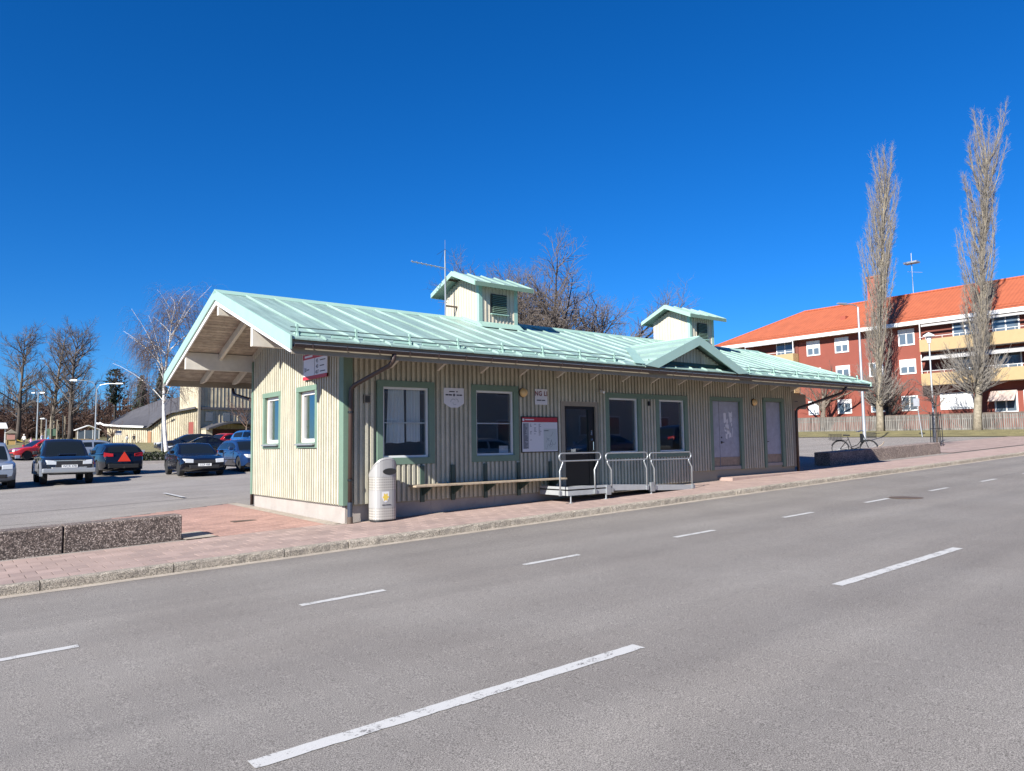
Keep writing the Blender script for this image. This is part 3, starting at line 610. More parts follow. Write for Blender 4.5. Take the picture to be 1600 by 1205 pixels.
# gutters
def gutter(y, z, x0, x1, nm='gutter'):
    r_ = .062; out = [(0, y + r_ * math.cos(a), z + r_ * math.sin(a)) for a in [math.pi + math.pi * i / 8 for i in range(9)]]; inn = [(0, y + (r_ - .008) * math.cos(a), z + .0 + (r_ - .008) * math.sin(a)) for a in [2 * math.pi - math.pi * i / 8 for i in range(9)]]
    q = MB(); q.prism([(x0, p[1], p[2]) for p in out + inn], (x1 - x0, 0, 0)); g_ = q.build(nm, m_brown, ST)
    k = MB(); X = x0 + .3
    while X < x1: k.box(X, X + .02, y - .068, y + .07, z - .01, z + .004); k.box(X, X + .02, y - .07, y - .062, z - .05, z + .004); X += .62
    k.build('gutter_bracket', m_brown, g_); MB().tube([(x0, y - r_, z), (x1, y - r_, z)], .005, 6).build('gutter_lip', m_steel, g_)
gutter(EF - .03, 2.79, XL + .02, XR - .02); gutter(EB + .03, 2.80, XL + .02, XR - .02)
def pipe(path, name='downpipe'):
    q = MB(); q.tube(path, .043, 10); p = q.build(name, m_brown, ST, True); return p
z0 = gz(0, 0)
p = pipe([(.24, EF - .03, 2.76), (.23, EF - .0, 2.62), (.20, EF + .08, 2.54), (.10, -.22, 2.27), (.065, -.14, 2.20), (.06, -.125, 2.1), (.05, -.125, -.1)])
MB().tube([(.05, -.125, -.1), (.05, -.125, .03)], .05, 10).tube([(.05, -.125, -.25), (.05, -.125, -.1)], .048, 10).build('pipe_foot', pm('blue_black_pipe', (.03, .04, .06), .5), p); MB().tube([(.05, -.125, z0 - .05), (.05, -.125, -.24)], .055, 12).build('pipe_shoe', m_iron, p)
k = MB()
for z in (1.75, .45): k.lathe([(.047, -.02), (.056, -.02), (.056, .02), (.047, .02)], 12, (.056, -.125, z)); k.box(.045, .065, -.08, -.03, z - .01, z + .01)
k.build('pipe_clip', m_black, p)
pipe([(16.26, EF - .03, 2.76), (16.25, EF + .02, 2.64), (16.22, EF + .12, 2.54), (15.78, -.14, 2.12), (15.73, -.09, 2.05), (15.72, -.085, 1.95), (15.70, -.085, gz(15.7, 0))])
pipe([(.02, EB + .03, 2.76), (.02, EB - .02, 2.6), (.02, EB - .12, 2.5), (.02, 5.3, 2.28), (.02, 5.22, 2.2), (.02, 5.21, -.3)])
# snow guard rails
m_rail = pm('grey_green_rail', (.16, .22, .2), .5)
def guard(x0, x1, xs):
    n = Vector((0, -SL, 1)).normalized(); y = EF + .22; P = lambda X, h, dy=0: (X, y + dy, zr(y + dy) + h)
    for h in (.06, .135): MB().tube([P(x0, h), P(x1, h)], .012, 6).build('snow_guard_rail', m_rail, roof)
    for X in xs:
        b = MB(); b.prism([P(X, .0, -.06), P(X, .05, -.025), P(X, .19, -.022), P(X, .19, .022), P(X, .05, .03), P(X, .0, .14)], (.035, 0, 0)); b.build('snow_guard_bracket', m_mint2, roof)
    i = 0
    while True:
        X = XL + pw * i + .35; i += 1
        if X > x1 - .2: break
        if X < x0: continue
        MB().hexa([P(X - .16, .006, -.02), P(X + .16, .006, -.02), P(X + .16, .006, .02), P(X - .16, .006, .02), P(X - .16, .05, 0), P(X + .16, .05, 0), P(X + .16, .05, .01), P(X - .16, .05, .01)]).build('ice_stop', m_mint2, roof)
guard(XL + .06, 6.5, [-1.5 + 1.09 * i for i in range(8)]); guard(11.3, XR - .25, [11.45 + 1.2 * i for i in range(6)])
# dormer over the doors
DX, DZ, DW = 9.02, 3.70, 2.05; dsl = (DZ - 2.86) / DW; Yd = EF - .01; Yk = RY - (RZ_ - DZ) / SL
dr = MB()
for s_ in (-1, 1):
    a = [(DX, Yd, DZ), (DX + s_ * DW, Yd, DZ - dsl * DW), (DX + s_ * DW, Yd + .06, DZ - dsl * DW), (DX, Yk + .1, DZ)]
    dr.prism(a, (0, 0, .03))
dorm = dr.build('dormer', m_mint, ST)
for s_ in (-1, 1):
    for i in range(1, 4):
        X = DX + s_ * i * .52; z = DZ - dsl * i * .52; ye = EF + (z - 2.9) / SL - .02
        MB().box(X - .01, X + .01, Yd + .05, ye, z + .02, z + .062).build('seam', m_mint, dorm)
    v = MB(); v.prism([(DX, Yd - .02, DZ + .06), (DX + s_ * (DW + .03), Yd - .02, DZ - dsl * (DW + .03) + .06), (DX + s_ * (DW - .45), Yd - .02, DZ - dsl * (DW + .03) + .02), (DX, Yd - .02, DZ - .17)], (0, .035, 0)); v.build('verge_trim', pm('mint_trim_dormer', (.30, .44, .385), .45, var=.07, vs=2), dorm)
    yv0, yv1 = Yd + .02, Yk; n = 12
    f = MB(); f.grid([[(DX + s_ * (DW * (1 - t) + wv), yv0 + (yv1 - yv0) * t, zr(yv0 + (yv1 - yv0) * t) + .04 + (.0 if wv else .004)) for wv in (-.02, .34)] for t in (0, .5, .92)]); f.build('valley_flashing', m_mint2, dorm, fix=False)
MB().tube([(DX, Yd, DZ + .045), (DX, Yk, DZ + .045)], .03, 6).build('dormer_ridge', m_mint2, dorm)
gw = MB(); yw = EF + .30; gw.prism([(DX - 1.55, yw, zr(yw)), (DX + 1.55, yw, zr(yw)), (DX, yw, DZ - .1)], (0, .02, 0)); gwall = gw.build('dormer_wall', m_wallback, dorm)
for i in range(-10, 11):
    X = DX + i * .135; zt = DZ - .12 - abs(i * .135) * dsl; zb = zr(yw) + .10
    if zt > zb + .03: MB().box(X - .064, X + .064, yw - .018, yw - .002, zb, zt).box(X - .02, X + .02, yw - .036, yw - .019, zb, zt).build('board', m_cream, dorm)
MB().prism([(DX - 1.6, yw - .05, zr(yw) + .01), (DX - 1.6, yw - .003, zr(yw) + .11), (DX - 1.6, yw - .003, zr(yw) + .01)], (3.2, 0, 0)).build('apron_flashing', pm('dark_green_flashing', (.05, .10, .085), .5), dorm)
# two ventilation turrets
def turret(X0, label_):
    t = MB(); x0, x1, y0, y1 = X0, X0 + 1.22, 1.95, 3.45; ze = 5.14
    t.box(x0 + .02, x1 - .02, y0 + .02, y1 - .02, 3.95, ze); t.prism([(x0 + .02, y0 + .02, ze), (x0 + .02, RY, ze + .36), (x0 + .02, y1 - .02, ze)], (x1 - x0 - .04, 0, 0)); T = t.build('turret', m_wallback, ST)
    for i in range(9):
        X = x0 + .1 + (x1 - x0 - .2) * (i + .5) / 9; hw = (x1 - x0 - .2) / 18 - .003
        segs = [(4.0, ze)] if not (x0 + .36 < X < x0 + .88) else [(4.0, 4.46), (4.96, ze)]
        for a, b_ in segs: MB().box(X - hw, X + hw, y0 - .0, y0 + .018, a, b_).box(X + hw - .012, X + hw + .012, y0 - .016, y0 - .001, a, b_).build('board', m_cream2, T)
    for i in range(11):
        Y = y0 + .1 + (y1 - y0 - .2) * (i + .5) / 11; hw = (y1 - y0 - .2) / 22 - .003
        MB().box(x0, x0 + .018, Y - hw, Y + hw, 3.95, ze + .34 - .43 * abs(Y - RY)).box(x0 - .016, x0 - .001, Y + hw - .012, Y + hw + .012, 3.95, ze + .33 - .43 * abs(Y - RY)).build('board', m_cream2, T)
    for (xx, yy) in ((x0 - .02, y0 - .02), (x1 - .09, y0 - .02), (x0 - .02, y1 - .09)): MB().box(xx, xx + .11, yy, yy + .11, 3.95, ze + .02).build('corner_board', m_mint2 if yy < 2 else m_cream2, T)
    v = MB().box(x0 + .37, x0 + .87, y0 - .035, y0 - .02, 4.45, 4.97).build('louvre_frame', pm('louvre_dark', (.03, .035, .033), .6), T)
    for i in range(10): z = 4.49 + i * .046; MB().hexa([(x0 + .39, y0 - .075, z), (x0 + .85, y0 - .075, z), (x0 + .85, y0 - .036, z + .03), (x0 + .39, y0 - .036, z + .03), (x0 + .39, y0 - .075, z + .008), (x0 + .85, y0 - .075, z + .008), (x0 + .85, y0 - .036, z + .038), (x0 + .39, y0 - .036, z + .038)]).build('slat', m_green, T)
    MB().obox(FF, x0 + .34, x0 + .90, 4.43, 4.455, -y0 + .02, -y0 + .09).build('louvre_sill', m_mint2, T)
    rx0, rx1, ye0, ye1, zt, zl = x0 - .32, x1 + .33, 1.67, 3.73, 5.60, 5.17; sl_ = (zt - zl) / (RY - ye0)
    for s_, ye in ((0, ye0), (1, ye1)):
        r_ = MB(); r_.hexa([(rx0, ye, zl - .03), (rx1, ye, zl - .03), (rx1, RY, zt - .03), (rx0, RY, zt - .03), (rx0, ye, zl), (rx1, ye, zl), (rx1, RY, zt), (rx0, RY, zt)])
        p_ = r_.build('turret_roof', m_mint, T)
        for i in range(5): X = rx0 + .05 + i * .44; MB().hexa([(X, ye, zl), (X + .02, ye, zl), (X + .02, RY, zt), (X, RY, zt), (X + .003, ye, zl + .035), (X + .017, ye, zl + .035), (X + .017, RY, zt + .035), (X + .003, RY, zt + .035)]).build('seam', m_mint, T)
        MB().prism([(rx0, RY, zt + .02), (rx0, ye - .015, zl + .015), (rx0, ye - .015, zl - .10), (rx0, RY, zt - .11)], (-.025, 0, 0)).build('turret_verge', m_mint2, T); MB().prism([(rx1, RY, zt + .02), (rx1, ye - .015, zl + .015), (rx1, ye - .015, zl - .10), (rx1, RY, zt - .11)], (.025, 0, 0)).build('turret_verge', m_mint2, T)
        MB().box(rx0, rx1, ye - .02 if not s_ else ye, ye if not s_ else ye + .02, zl - .10, zl + .01).build('turret_fascia', m_green if not s_ else m_mint2, T)
    f = MB(); f.hexa([(x0 - .06, y0 - .22, zr(y0 - .22) + .03), (x1 + .06, y0 - .22, zr(y0 - .22) + .03), (x1 + .06, y0 - .003, zr(y0) + .01), (x0 - .06, y0 - .003, zr(y0) + .01), (x0 - .06, y0 - .2, zr(y0 - .2) + .05), (x1 + .06, y0 - .2, zr(y0 - .2) + .05), (x1 + .06, y0 - .02, zr(y0) + .12), (x0 - .06, y0 - .02, zr(y0) + .12)]); f.build('apron_flashing', m_mint2, T)
    f = MB(); f.prism([(x0 - .03, y0 - .1, zr(y0 - .1) + .02), (x0 - .03, RY, RZ_ + .02), (x0 - .03, RY, RZ_ + .1), (x0 - .03, y0 - .1, zr(y0 - .1) + .1)], (.025, 0, 0)); f.build('side_flashing', m_mint2, T)
turret(4.62, ''); turret(13.05, '')

# ------------------------------------------------------------------ things fixed to the station
def text(s, size, F3, m, parent, name='lettering', ext=.001, sc=1.0, bold=0):
    cu = bpy.data.curves.new('t', 'FONT'); cu.body = s; cu.size = size; cu.space_character = sc; cu.offset = bold; cu.extrude = ext; cu.align_x = 'CENTER'; cu.align_y = 'CENTER'
    o = bpy.data.objects.new('t', cu); COL.objects.link(o); dg = bpy.context.evaluated_depsgraph_get(); dg.update()
    me = bpy.data.meshes.new_from_object(o.evaluated_get(dg)); bpy.data.objects.remove(o); bpy.data.curves.remove(cu)
    for v in me.vertices: v.co = Vector(F3(v.co.x, v.co.y, v.co.z))
    me.materials.clear(); me.materials.append(m); return obj(name, me, parent)
# bus stop sign on the gable
bs_ = thing('bus_stop_sign', 'red and white bus stop sign high on the sunlit gable', 'sign', (-.12, 1.2, 2.75))
SG = lambda u, v, w: (-.10 - w, 1.2 - u, 2.76 + v)
b = MB(); b.obox(SG, -.58, .60, -.26, .26, -.02, .005); b.build('panel', m_signwhite, bs_)
MB().obox(SG, -.60, .60, .16, .265, -.025, .010).build('header', m_red, bs_); MB().obox(SG, -.60, .60, -.265, -.195, -.025, .010).build('footer', m_red, bs_)
MB().obox(SG, -.01, .01, -.19, .16, .004, .009).build('divider', m_signgrey, bs_)
for i, s_ in enumerate(('45', '40', '407')): text(s_, .11, lambda x, y, z, i=i: SG(.12 + x, .09 - .115 * i + y, .0065 + z), m_ink, bs_); MB().obox(SG, .26, .52 - .06 * (i == 1), .085 - .115 * i, .105 - .115 * i, .005, .007).build('print_line', m_ink, bs_)
text('30', .12, lambda x, y, z: SG(-.48 + x, -.06 + y, .0065 + z), m_ink, bs_); MB().obox(SG, -.40, -.28, -.07, -.05, .005, .007).build('print_line', m_ink, bs_); MB().obox(SG, -.5, -.1, .195, .235, .0105, .012).build('print_line', m_signwhite, bs_)
k = MB(); k.obox(SG, -.4, -.36, -.22, .22, -.055, -.025); k.obox(SG, .36, .4, -.22, .22, -.055, -.025); k.build('bracket', m_steel, bs_)
# shield shaped sign
sh = thing('shield_sign', 'white shield shaped plate between the first two front windows', 'sign', (2.48, -.05, 2.1)); pts = [(2.225, 2.305), (2.742, 2.305), (2.742, 1.975), (2.58, 1.885), (2.39, 1.885), (2.225, 1.975)]
MB().prism([FF(x, z, .0575) for x, z in pts], (0, -.006, 0)).build('plate', m_signwhite, sh)
k = MB()
for (a, b_, z, h) in ((2.36, 2.5, 2.215, .022), (2.54, 2.58, 2.215, .022), (2.27, 2.34, 2.14, .03), (2.35, 2.43, 2.14, .03), (2.55, 2.61, 2.14, .028), (2.62, 2.69, 2.14, .028)): k.obox(FF, a, b_, z, z + h, .0637, .0647)
k.prism([FF(2.485 + .035 * math.cos(a), 2.155 + .035 * math.sin(a), .0637) for a in [math.pi / 2 * i for i in range(4)]], (0, -.001, 0)); k.build('print', m_ink, sh)
k = MB(); arc = lambda cx, cz, r_, a0, a1: [FF(cx + r_ * math.cos(a0 + (a1 - a0) * i / 8), cz + r_ * math.sin(a0 + (a1 - a0) * i / 8), .065) for i in range(9)]
k.tube(arc(2.46, 2.01, .06, .6, 3.3), .005, 4); k.tube(arc(2.54, 2.02, .05, -.4, 1.8), .005, 4); k.tube(arc(2.5, 2.0, .05, 3.2, 5.4), .004, 4); k.build('logo', m_signgrey, sh)
ng = thing('name_sign', 'small white sign reading NG LI above the timetable board', 'sign', (4.92, -.05, 2.18)); MB().obox(FF, 4.735, 5.115, 2.0, 2.365, .0575, .064).build('plate', m_signwhite, ng)
text('NG LI', .15, lambda x, y, z: (4.925 + x * .93, -.0655 - z, 2.255 + y), m_inkred, ng, sc=1.12, bold=.004); MB().obox(FF, 4.79, 4.93, 2.09, 2.115, .0642, .0652).obox(FF, 4.945, 5.045, 2.09, 2.115, .0642, .0652).build('print_line', m_ink, ng)
tb = thing('timetable_board', 'square timetable and map board with red header left of the door', 'notice board', (4.86, -.06, 1.3)); a0, a1, b0, b1 = 4.30, 5.42, .893, 1.72
MB().obox(FF, a0, a1, b0, b1, .057, .0752).build('frame', m_black, tb); MB().obox(FF, a0 + .03, a1 - .02, b0 + .02, b1 - .13, .0755, .078).build('sheet', m_signwhite, tb); MB().obox(FF, a0 + .03, a1 - .02, b1 - .128, b1 - .02, .0755, .079).build('header', m_red, tb)
k = MB(); k.obox(FF, a0 + .05, a0 + .22, b0 + .09, b1 - .15, .0785, .0795); k.build('grey_column', m_signgrey, tb); k = MB(); k.obox(FF, 4.97, 5.38, b0 + .05, b1 - .28, .0785, .0795); k.build('map', m_signmap, tb)
k = MB(); rr = random.Random(4)
for cx in (4.56, 4.68, 4.82):
    for j in range(14):
        if rr.random() < .75 and not (cx > 4.6 and j > 9): k.obox(FF, cx, cx + rr.uniform(.03, .08), 1.54 - j * .028, 1.549 - j * .028, .0785, .0792)
for j in range(22): k.obox(FF, a0 + .06, a0 + .06 + rr.uniform(.05, .14), 1.53 - j * .026, 1.541 - j * .026, .0797, .0803)
for j in range(9):
    x_, z_ = rr.uniform(5.0, 5.3), rr.uniform(.98, 1.35); k.tube([FF(x_, z_, .0797), FF(x_ + .05, z_ + rr.uniform(-.06, .1), .0797), FF(x_ + .1, z_ + .006 + rr.uniform(-.02, .1), .0797)], .0025, 3)
k.obox(FF, 4.98, 5.12, 1.385, 1.40, .0785, .0795); k.build('print', m_ink, tb)
k = MB(); k.lathe([(.032, 0), (.032, .002)], 16, FF(a0 + .065, b1 - .075, .0795), Matrix.Rotation(R(90), 3, 'X')); k.obox(FF, a0 + .12, a0 + .38, b1 - .085, b1 - .06, .0795, .0805); k.build('header_print', m_signwhite, tb)
# wall lamps
def wlamp(x, z, label):
    t = thing('wall_lamp', label, 'lamp', (x, -.06, z), 'round wall lamps on the front'); Mx = Matrix.Rotation(R(90), 3, 'X')
    MB().lathe([(.11, 0), (.11, .03), (.09, .04)], 20, (x, -.057, z), Mx).build('lamp_base', m_trimblk, t)
    MB().lathe([(.105, .03), (.10, .06), (.08, .10), (.045, .125), (.005, .135)], 20, (x, -.057, z), Mx).build('globe', m_lampglass, t, True)
    k = MB()
    for dx, dz in ((1, 0), (0, 1)): k.tube([(x - .105 * dx, -.08, z - .105 * dz), (x - .075 * dx, -.15, z - .075 * dz), (x, -.18, z), (x + .075 * dx, -.15, z + .075 * dz), (x + .105 * dx, -.08, z + .105 * dz)], .005, 5)
    k.build('guard', m_steel, t)
wlamp(4.365, 2.264, 'round amber wall lamp beside the second window and timetable'); wlamp(13.40, 2.254, 'round amber wall lamp between the two grey doors')
# junction box, vent, camera
tag(MB().obox(FF, 8.63, 8.70, 2.05, 2.17, .044, .10).build('door_bell_box', m_black, None, bevel=.01), 'small black box on the wall between the two right windows', 'sensor')
v = thing('wall_vent', 'small square grey vent grille beside the left downpipe', 'vent', (.45, -.05, 2.0)); MB().obox(FF, .378, .52, 1.935, 2.10, .003, .063).build('frame', m_fascia, v)
for i in range(6): MB().obox(FF, .395, .503, 1.952 + i * .022, 1.966 + i * .022, .0635, .070).build('slat', m_darkgap, v)
sc = thing('security_camera', 'small pale security camera on the wall above the black door', 'camera', (6.85, -.06, 2.4)); MB().obox(FF, 6.82, 6.88, 2.36, 2.44, .044, .10).obox(FF, 6.835, 6.865, 2.44, 2.58, .044, .075).build('bracket', m_fascia, sc); MB().tube([(6.85, -.1, 2.38), (6.84, -.22, 2.34)], .035, 10).build('housing', m_white, sc)
hs_ = thing('hanging_sign', 'grey back of a sign hanging under the right end of the roof', 'sign', (16.0, -.1, 2.5)); MB().box(15.86, 16.95, .28, .31, 2.12, 2.62).build('panel', m_fascia, hs_); MB().box(15.67, 15.86, .285, .305, 2.2, 2.24).box(15.67, 15.86, .285, .305, 2.5, 2.54).build('bracket', m_black, hs_); MB().box(16.05, 16.45, .277, .2795, 2.36, 2.385).build('print_line', m_ink, hs_)
# bench
be = thing('wall_bench', 'long weathered plank bench fixed along the front wall', 'bench', (3.3, -.3, gz(3.3, 0)))
for i, (ya, yb) in enumerate(((-.47, -.335), (-.325, -.19), (-.18, -.06))): MB().box(1.30 + .03 * i, 5.33 - .02 * i, ya, yb, .262, .30).build('seat_plank', m_wood, be, bevel=.006)
for i, X in enumerate((1.68, 2.43, 3.28, 4.21, 5.16)):
    MB().box(X - .045, X + .045, -.095, -.058, -.06, .68).build('wall_batten', m_dkgreen, be); MB().prism([(X - .015, -.087, .258), (X - .015, -.45, .258), (X - .015, -.42, .225), (X - .015, -.087, .06)], (.03, 0, 0)).build('bracket', m_dkgreen, be)
# litter bin
bn = thing('litter_bin', 'grey perforated litter bin with slanting top beside the downpipe', 'litter bin', (.655, -.285, gz(.6, 0)))
bx, by, bz = .655, -.285, gz(.6, 0)
def bsec(n=32):
    out = []
    for i in range(n):
        a = 2 * math.pi * i / n; c_, s_ = math.cos(a), math.sin(a); r_ = 1 / (abs(c_) ** 3.2 + abs(s_) ** 3.2) ** (1 / 3.2); out.append((.245 * r_ * c_, .20 * r_ * s_))
    return out
BS = bsec(); n = len(BS)
def shell(z0, z1, k0=1., k1=1., slope=0):
    m_ = MB(); m_.add([(bx + x * k0, by + y * k0, bz + z0) for x, y in BS] + [(bx + x * k1, by + y * k1, bz + z1 + slope * (x + .24)) for x, y in BS], [(i, (i + 1) % n, n + (i + 1) % n, n + i) for i in range(n)] + [tuple(range(n))[::-1], tuple(range(n, 2 * n))]); return m_
shell(0, .05, .94, .94).build('base', m_trimblk, bn)
bo = shell(.04, .86).mesh('body', perfmat('perforated_sheet'), False); uv = bo.uv_layers.new(name='UVMap')
for p_ in bo.polygons:
    for li in p_.loop_indices:
        co = bo.vertices[bo.loops[li].vertex_index].co; uv.data[li].uv = (math.atan2(co.y - by, co.x - bx) * .24 + (1.508 if math.atan2(co.y - by, co.x - bx) < -3.0 else 0), co.z)
bodyo = obj('body', bo, bn)
m_bin = pm('bin_grey', (.37, .36, .345), .45, metal=.1, var=.05)
def sloped(zf0, zf1, k0, k1):
    m_ = MB(); m_.add([(bx + x * k0, by + y * k0, bz + zf0(x, y)) for x, y in BS] + [(bx + x * k1, by + y * k1, bz + zf1(x, y)) for x, y in BS], [(i, (i + 1) % n, n + (i + 1) % n, n + i) for i in range(n)] + [tuple(range(n))[::-1], tuple(range(n, 2 * n))]); return m_
lidz = lambda x, y: .90 + .72 * (.2 - y) - 1.1 * x * x
sloped(lambda x, y: .85, lidz, 1.02, 1.02).build('hood', m_bin, bn); sloped(lambda x, y: lidz(x, y) + .002, lambda x, y: lidz(x, y) + .04, 1.045, .98).build('lid', m_bin, bn)
Mx = Matrix.Rotation(R(90), 3, 'X')
e_ = MB(); e_.add([(bx + .05 + .15 * math.cos(a), by - .212, bz + .955 + .062 * math.sin(a)) for a in [2 * math.pi * i / 20 for i in range(20)]] + [(bx + .05 + .15 * math.cos(a), by - .18, bz + .955 + .062 * math.sin(a)) for a in [2 * math.pi * i / 20 for i in range(20)]], [tuple(range(20)), tuple(range(20, 40))] + [(i, (i + 1) % 20, 20 + (i + 1) % 20, 20 + i) for i in range(20)]); e_.build('opening', m_darkgap, bn)
shell(.26, .60, 1.008, 1.008).build('blank_band', m_bin, bn)
sp = [(-.075, .11), (.075, .11), (.075, .0), (.045, -.07), (0, -.1), (-.045, -.07), (-.075, 0)]
em = MB().prism([(bx - .04 + x, by - .2055, bz + .465 + z) for x, z in sp], (0, .004, 0)).build('emblem', m_signwhite, bn)
MB().prism([(bx - .04 + .058 * (1 + .25 * math.cos(6 * a)) * math.cos(a), by - .207, bz + .47 + .065 * (1 + .25 * math.cos(6 * a)) * math.sin(a)) for a in [2 * math.pi * i / 36 for i in range(36)]], (0, .001, 0)).build('flower', m_yellow, em); MB().box(bx - .12, bx - .05, by - .207, by - .2062, bz + .315, bz + .33).box(bx - .035, bx + .07, by - .207, by - .2062, bz + .315, bz + .33).build('print_line', m_ink, em)
# ramp with rails
ra = thing('access_ramp', 'aluminium wheelchair ramp with curved tube rails before the black door', 'ramp', (6.8, -.7, gz(6.8, 0)))
b = MB(); b.box(4.80, 6.05, -1.06, -.1, .045, .075); b.box(4.80, 6.05, -1.06, -1.03, -.06, .13); b.box(4.80, 4.83, -1.03, -.1, -.06, .13); b.build('landing', m_alu, ra)
def rampz(x): return .075 + (gz(9.25, 0) + .03 - .075) * (x - 6.08) / (9.25 - 6.08)
b = MB(); b.hexa([(6.08, -1.03, rampz(6.08) - .03), (9.25, -1.03, rampz(9.25) - .03), (9.25, -.12, rampz(9.25) - .03), (6.08, -.12, rampz(6.08) - .03), (6.08, -1.03, rampz(6.08)), (9.25, -1.03, rampz(9.25)), (9.25, -.12, rampz(9.25)), (6.08, -.12, rampz(6.08))]); b.build('ramp_plate', m_alu, ra)
for a_, c_ in ((6.15, 7.45), (7.62, 9.2)): MB().hexa([(a_, -1.07, rampz(a_) - .08), (c_, -1.07, rampz(c_) - .06), (c_, -1.04, rampz(c_) - .06), (a_, -1.04, rampz(a_) - .08), (a_, -1.07, rampz(a_) + .06), (c_, -1.07, rampz(c_) + .06), (c_, -1.04, rampz(c_) + .06), (a_, -1.04, rampz(a_) + .06)]).build('side_beam', m_alu, ra)
for X in (5.98, 7.5): MB().box(X, X + .14, -1.09, -1.0, -.10, .12).build('joint_box', m_steel, ra)
for X in (4.9, 6.0, 7.55): MB().tube([(X, -1.04, .05), (X, -1.04, gz(X, 0))], .018, 6).tube([(X, -1.04, gz(X, 0) + .01), (X, -1.04, gz(X, 0))], .05, 8).build('foot', m_steel, ra)
def rail(x0, x1, zt, la, lb, kd):
    y = -1.06; r_ = .085; pts = []
    for i in range(9): a = math.pi / 2 + math.pi * i / 8; pts.append((x0 + r_ + r_ * math.cos(a), y, zt - r_ + r_ * math.sin(a)))
    for i in range(9): a = -math.pi / 2 + math.pi * i / 8; pts.append((x1 - r_ + r_ * math.cos(a), y, zt - r_ + r_ * math.sin(a)))
    pts.append(pts[0]); q = MB().tube(pts, .016, 8, False).build('hand_rail', m_steel, ra, True)
    for X, dx in ((la, kd[0]), (lb, kd[1])): MB().tube([(X, y, zt - .17), (X, y, zt - .22), (X + dx, y, zt - .38), (X + dx * .95, y, -.04 if X < 8.5 else -.09)], .018, 8).build('rail_post', m_steel, ra, True); MB().box(X + dx - .035, X + dx + .035, y - .03, y + .01, -.05 if X < 8.5 else -.1, .05 if X < 8.5 else .02).build('post_clamp', m_steel, ra)
rail(4.56, 5.84, .872, 4.66, 5.74, (-.09, -.11)); rail(6.0, 7.43, .85, 6.05, 7.3, (.12, .08)); rail(7.5, 9.08, .83, 7.56, 8.98, (.1, .12))
# aerial mast on the first turret
an = thing('tv_aerial', 'tv aerial on a thin mast fixed to the first turret', 'antenna', (4.25, 2.95, 4.3))
MB().tube([(4.25, 2.95, 4.28), (4.25, 2.95, 6.22)], .02, 8).tube([(4.25, 2.95, 6.22), (4.25, 2.95, 6.5)], .005, 5).build('mast', m_steel, an)
MB().tube([(4.28, 2.95, 5.74), (3.26, 3.02, 5.80)], .014, 6).build('boom', m_steel, an); k = MB()
for i in range(7): x_ = 3.3 + .14 * i; zz = 5.80 - .06 * (x_ - 3.26); k.tube([(x_ - .08, 3.02 - .11, zz), (x_ + .08, 3.02 + .11, zz)], .009, 4)
k.build('element', m_steel, an); k = MB(); k.tube([(4.25, 2.95, 6.25), (3.9, 2.8, 6.02)], .004, 4).tube([(4.25, 2.95, 6.25), (4.55, 2.85, 6.02)], .004, 4).tube([(4.25, 2.95, 6.25), (4.3, 3.3, 5.95)], .004, 4); k.build('stay', m_trimblk, an); MB().box(4.25, 4.62, 2.93, 2.97, 5.42, 5.46).build('mast_bracket', m_iron, an); MB().box(4.25, 4.62, 2.93, 2.97, 4.72, 4.76).build('mast_bracket', m_iron, an)

# ------------------------------------------------------------------ trees
def rdir(r_): 
    while True:
        v = Vector((r_.uniform(-1, 1), r_.uniform(-1, 1), r_.uniform(-1, 1)))
        if .1 < v.length < 1: return v.normalized()
def grow(r_, p, d, L, rad, lv, sp, out):
    n = sp['seg'][lv]; pts = [p.copy()]; rr = [rad]; dirs = [d.copy()]; tip = sp['tip'][lv]
    for i in range(n):
        d = (d + rdir(r_) * sp['wob'][lv] + Vector((0, 0, sp['trop'][lv]))).normalized(); p = p + d * (L / n); pts.append(p.copy()); rr.append(rad * (1 - (i + 1) / n * (1 - tip))); dirs.append(d.copy())
    out.append((pts, rr, lv))
    if lv + 1 >= len(sp['seg']): return
    cnt = sp['n'][lv]; cnt = max(1, int(cnt * (1 if lv == 0 else (.6 + .5 * L / sp['L'][lv]))))
    for k in range(cnt):
        t = sp['t0'][lv] + (1 - sp['t0'][lv]) * (k + r_.random()) / cnt; i = min(n - 1, int(t * n)); f = t * n - i
        q = pts[i].lerp(pts[i + 1], f); dd = dirs[i + 1]; ax = dd.cross(rdir(r_))
        if ax.length < 1e-3: continue
        ang = R(r_.uniform(*sp['ang'][lv])); nd = Matrix.Rotation(ang, 3, ax.normalized()) @ dd
        l = sp['L'][lv + 1] * r_.uniform(.5, 1.2) * sp['prof'](t) if lv == 0 else sp['L'][lv + 1] * r_.uniform(.5, 1.1) * (1.1 - .6 * t)
        ra = min(rr[i] * .75, sp['R'][lv + 1] * (.5 + .6 * l / sp['L'][lv + 1]))
        grow(r_, q, nd, l, ra, lv + 1, sp, out)
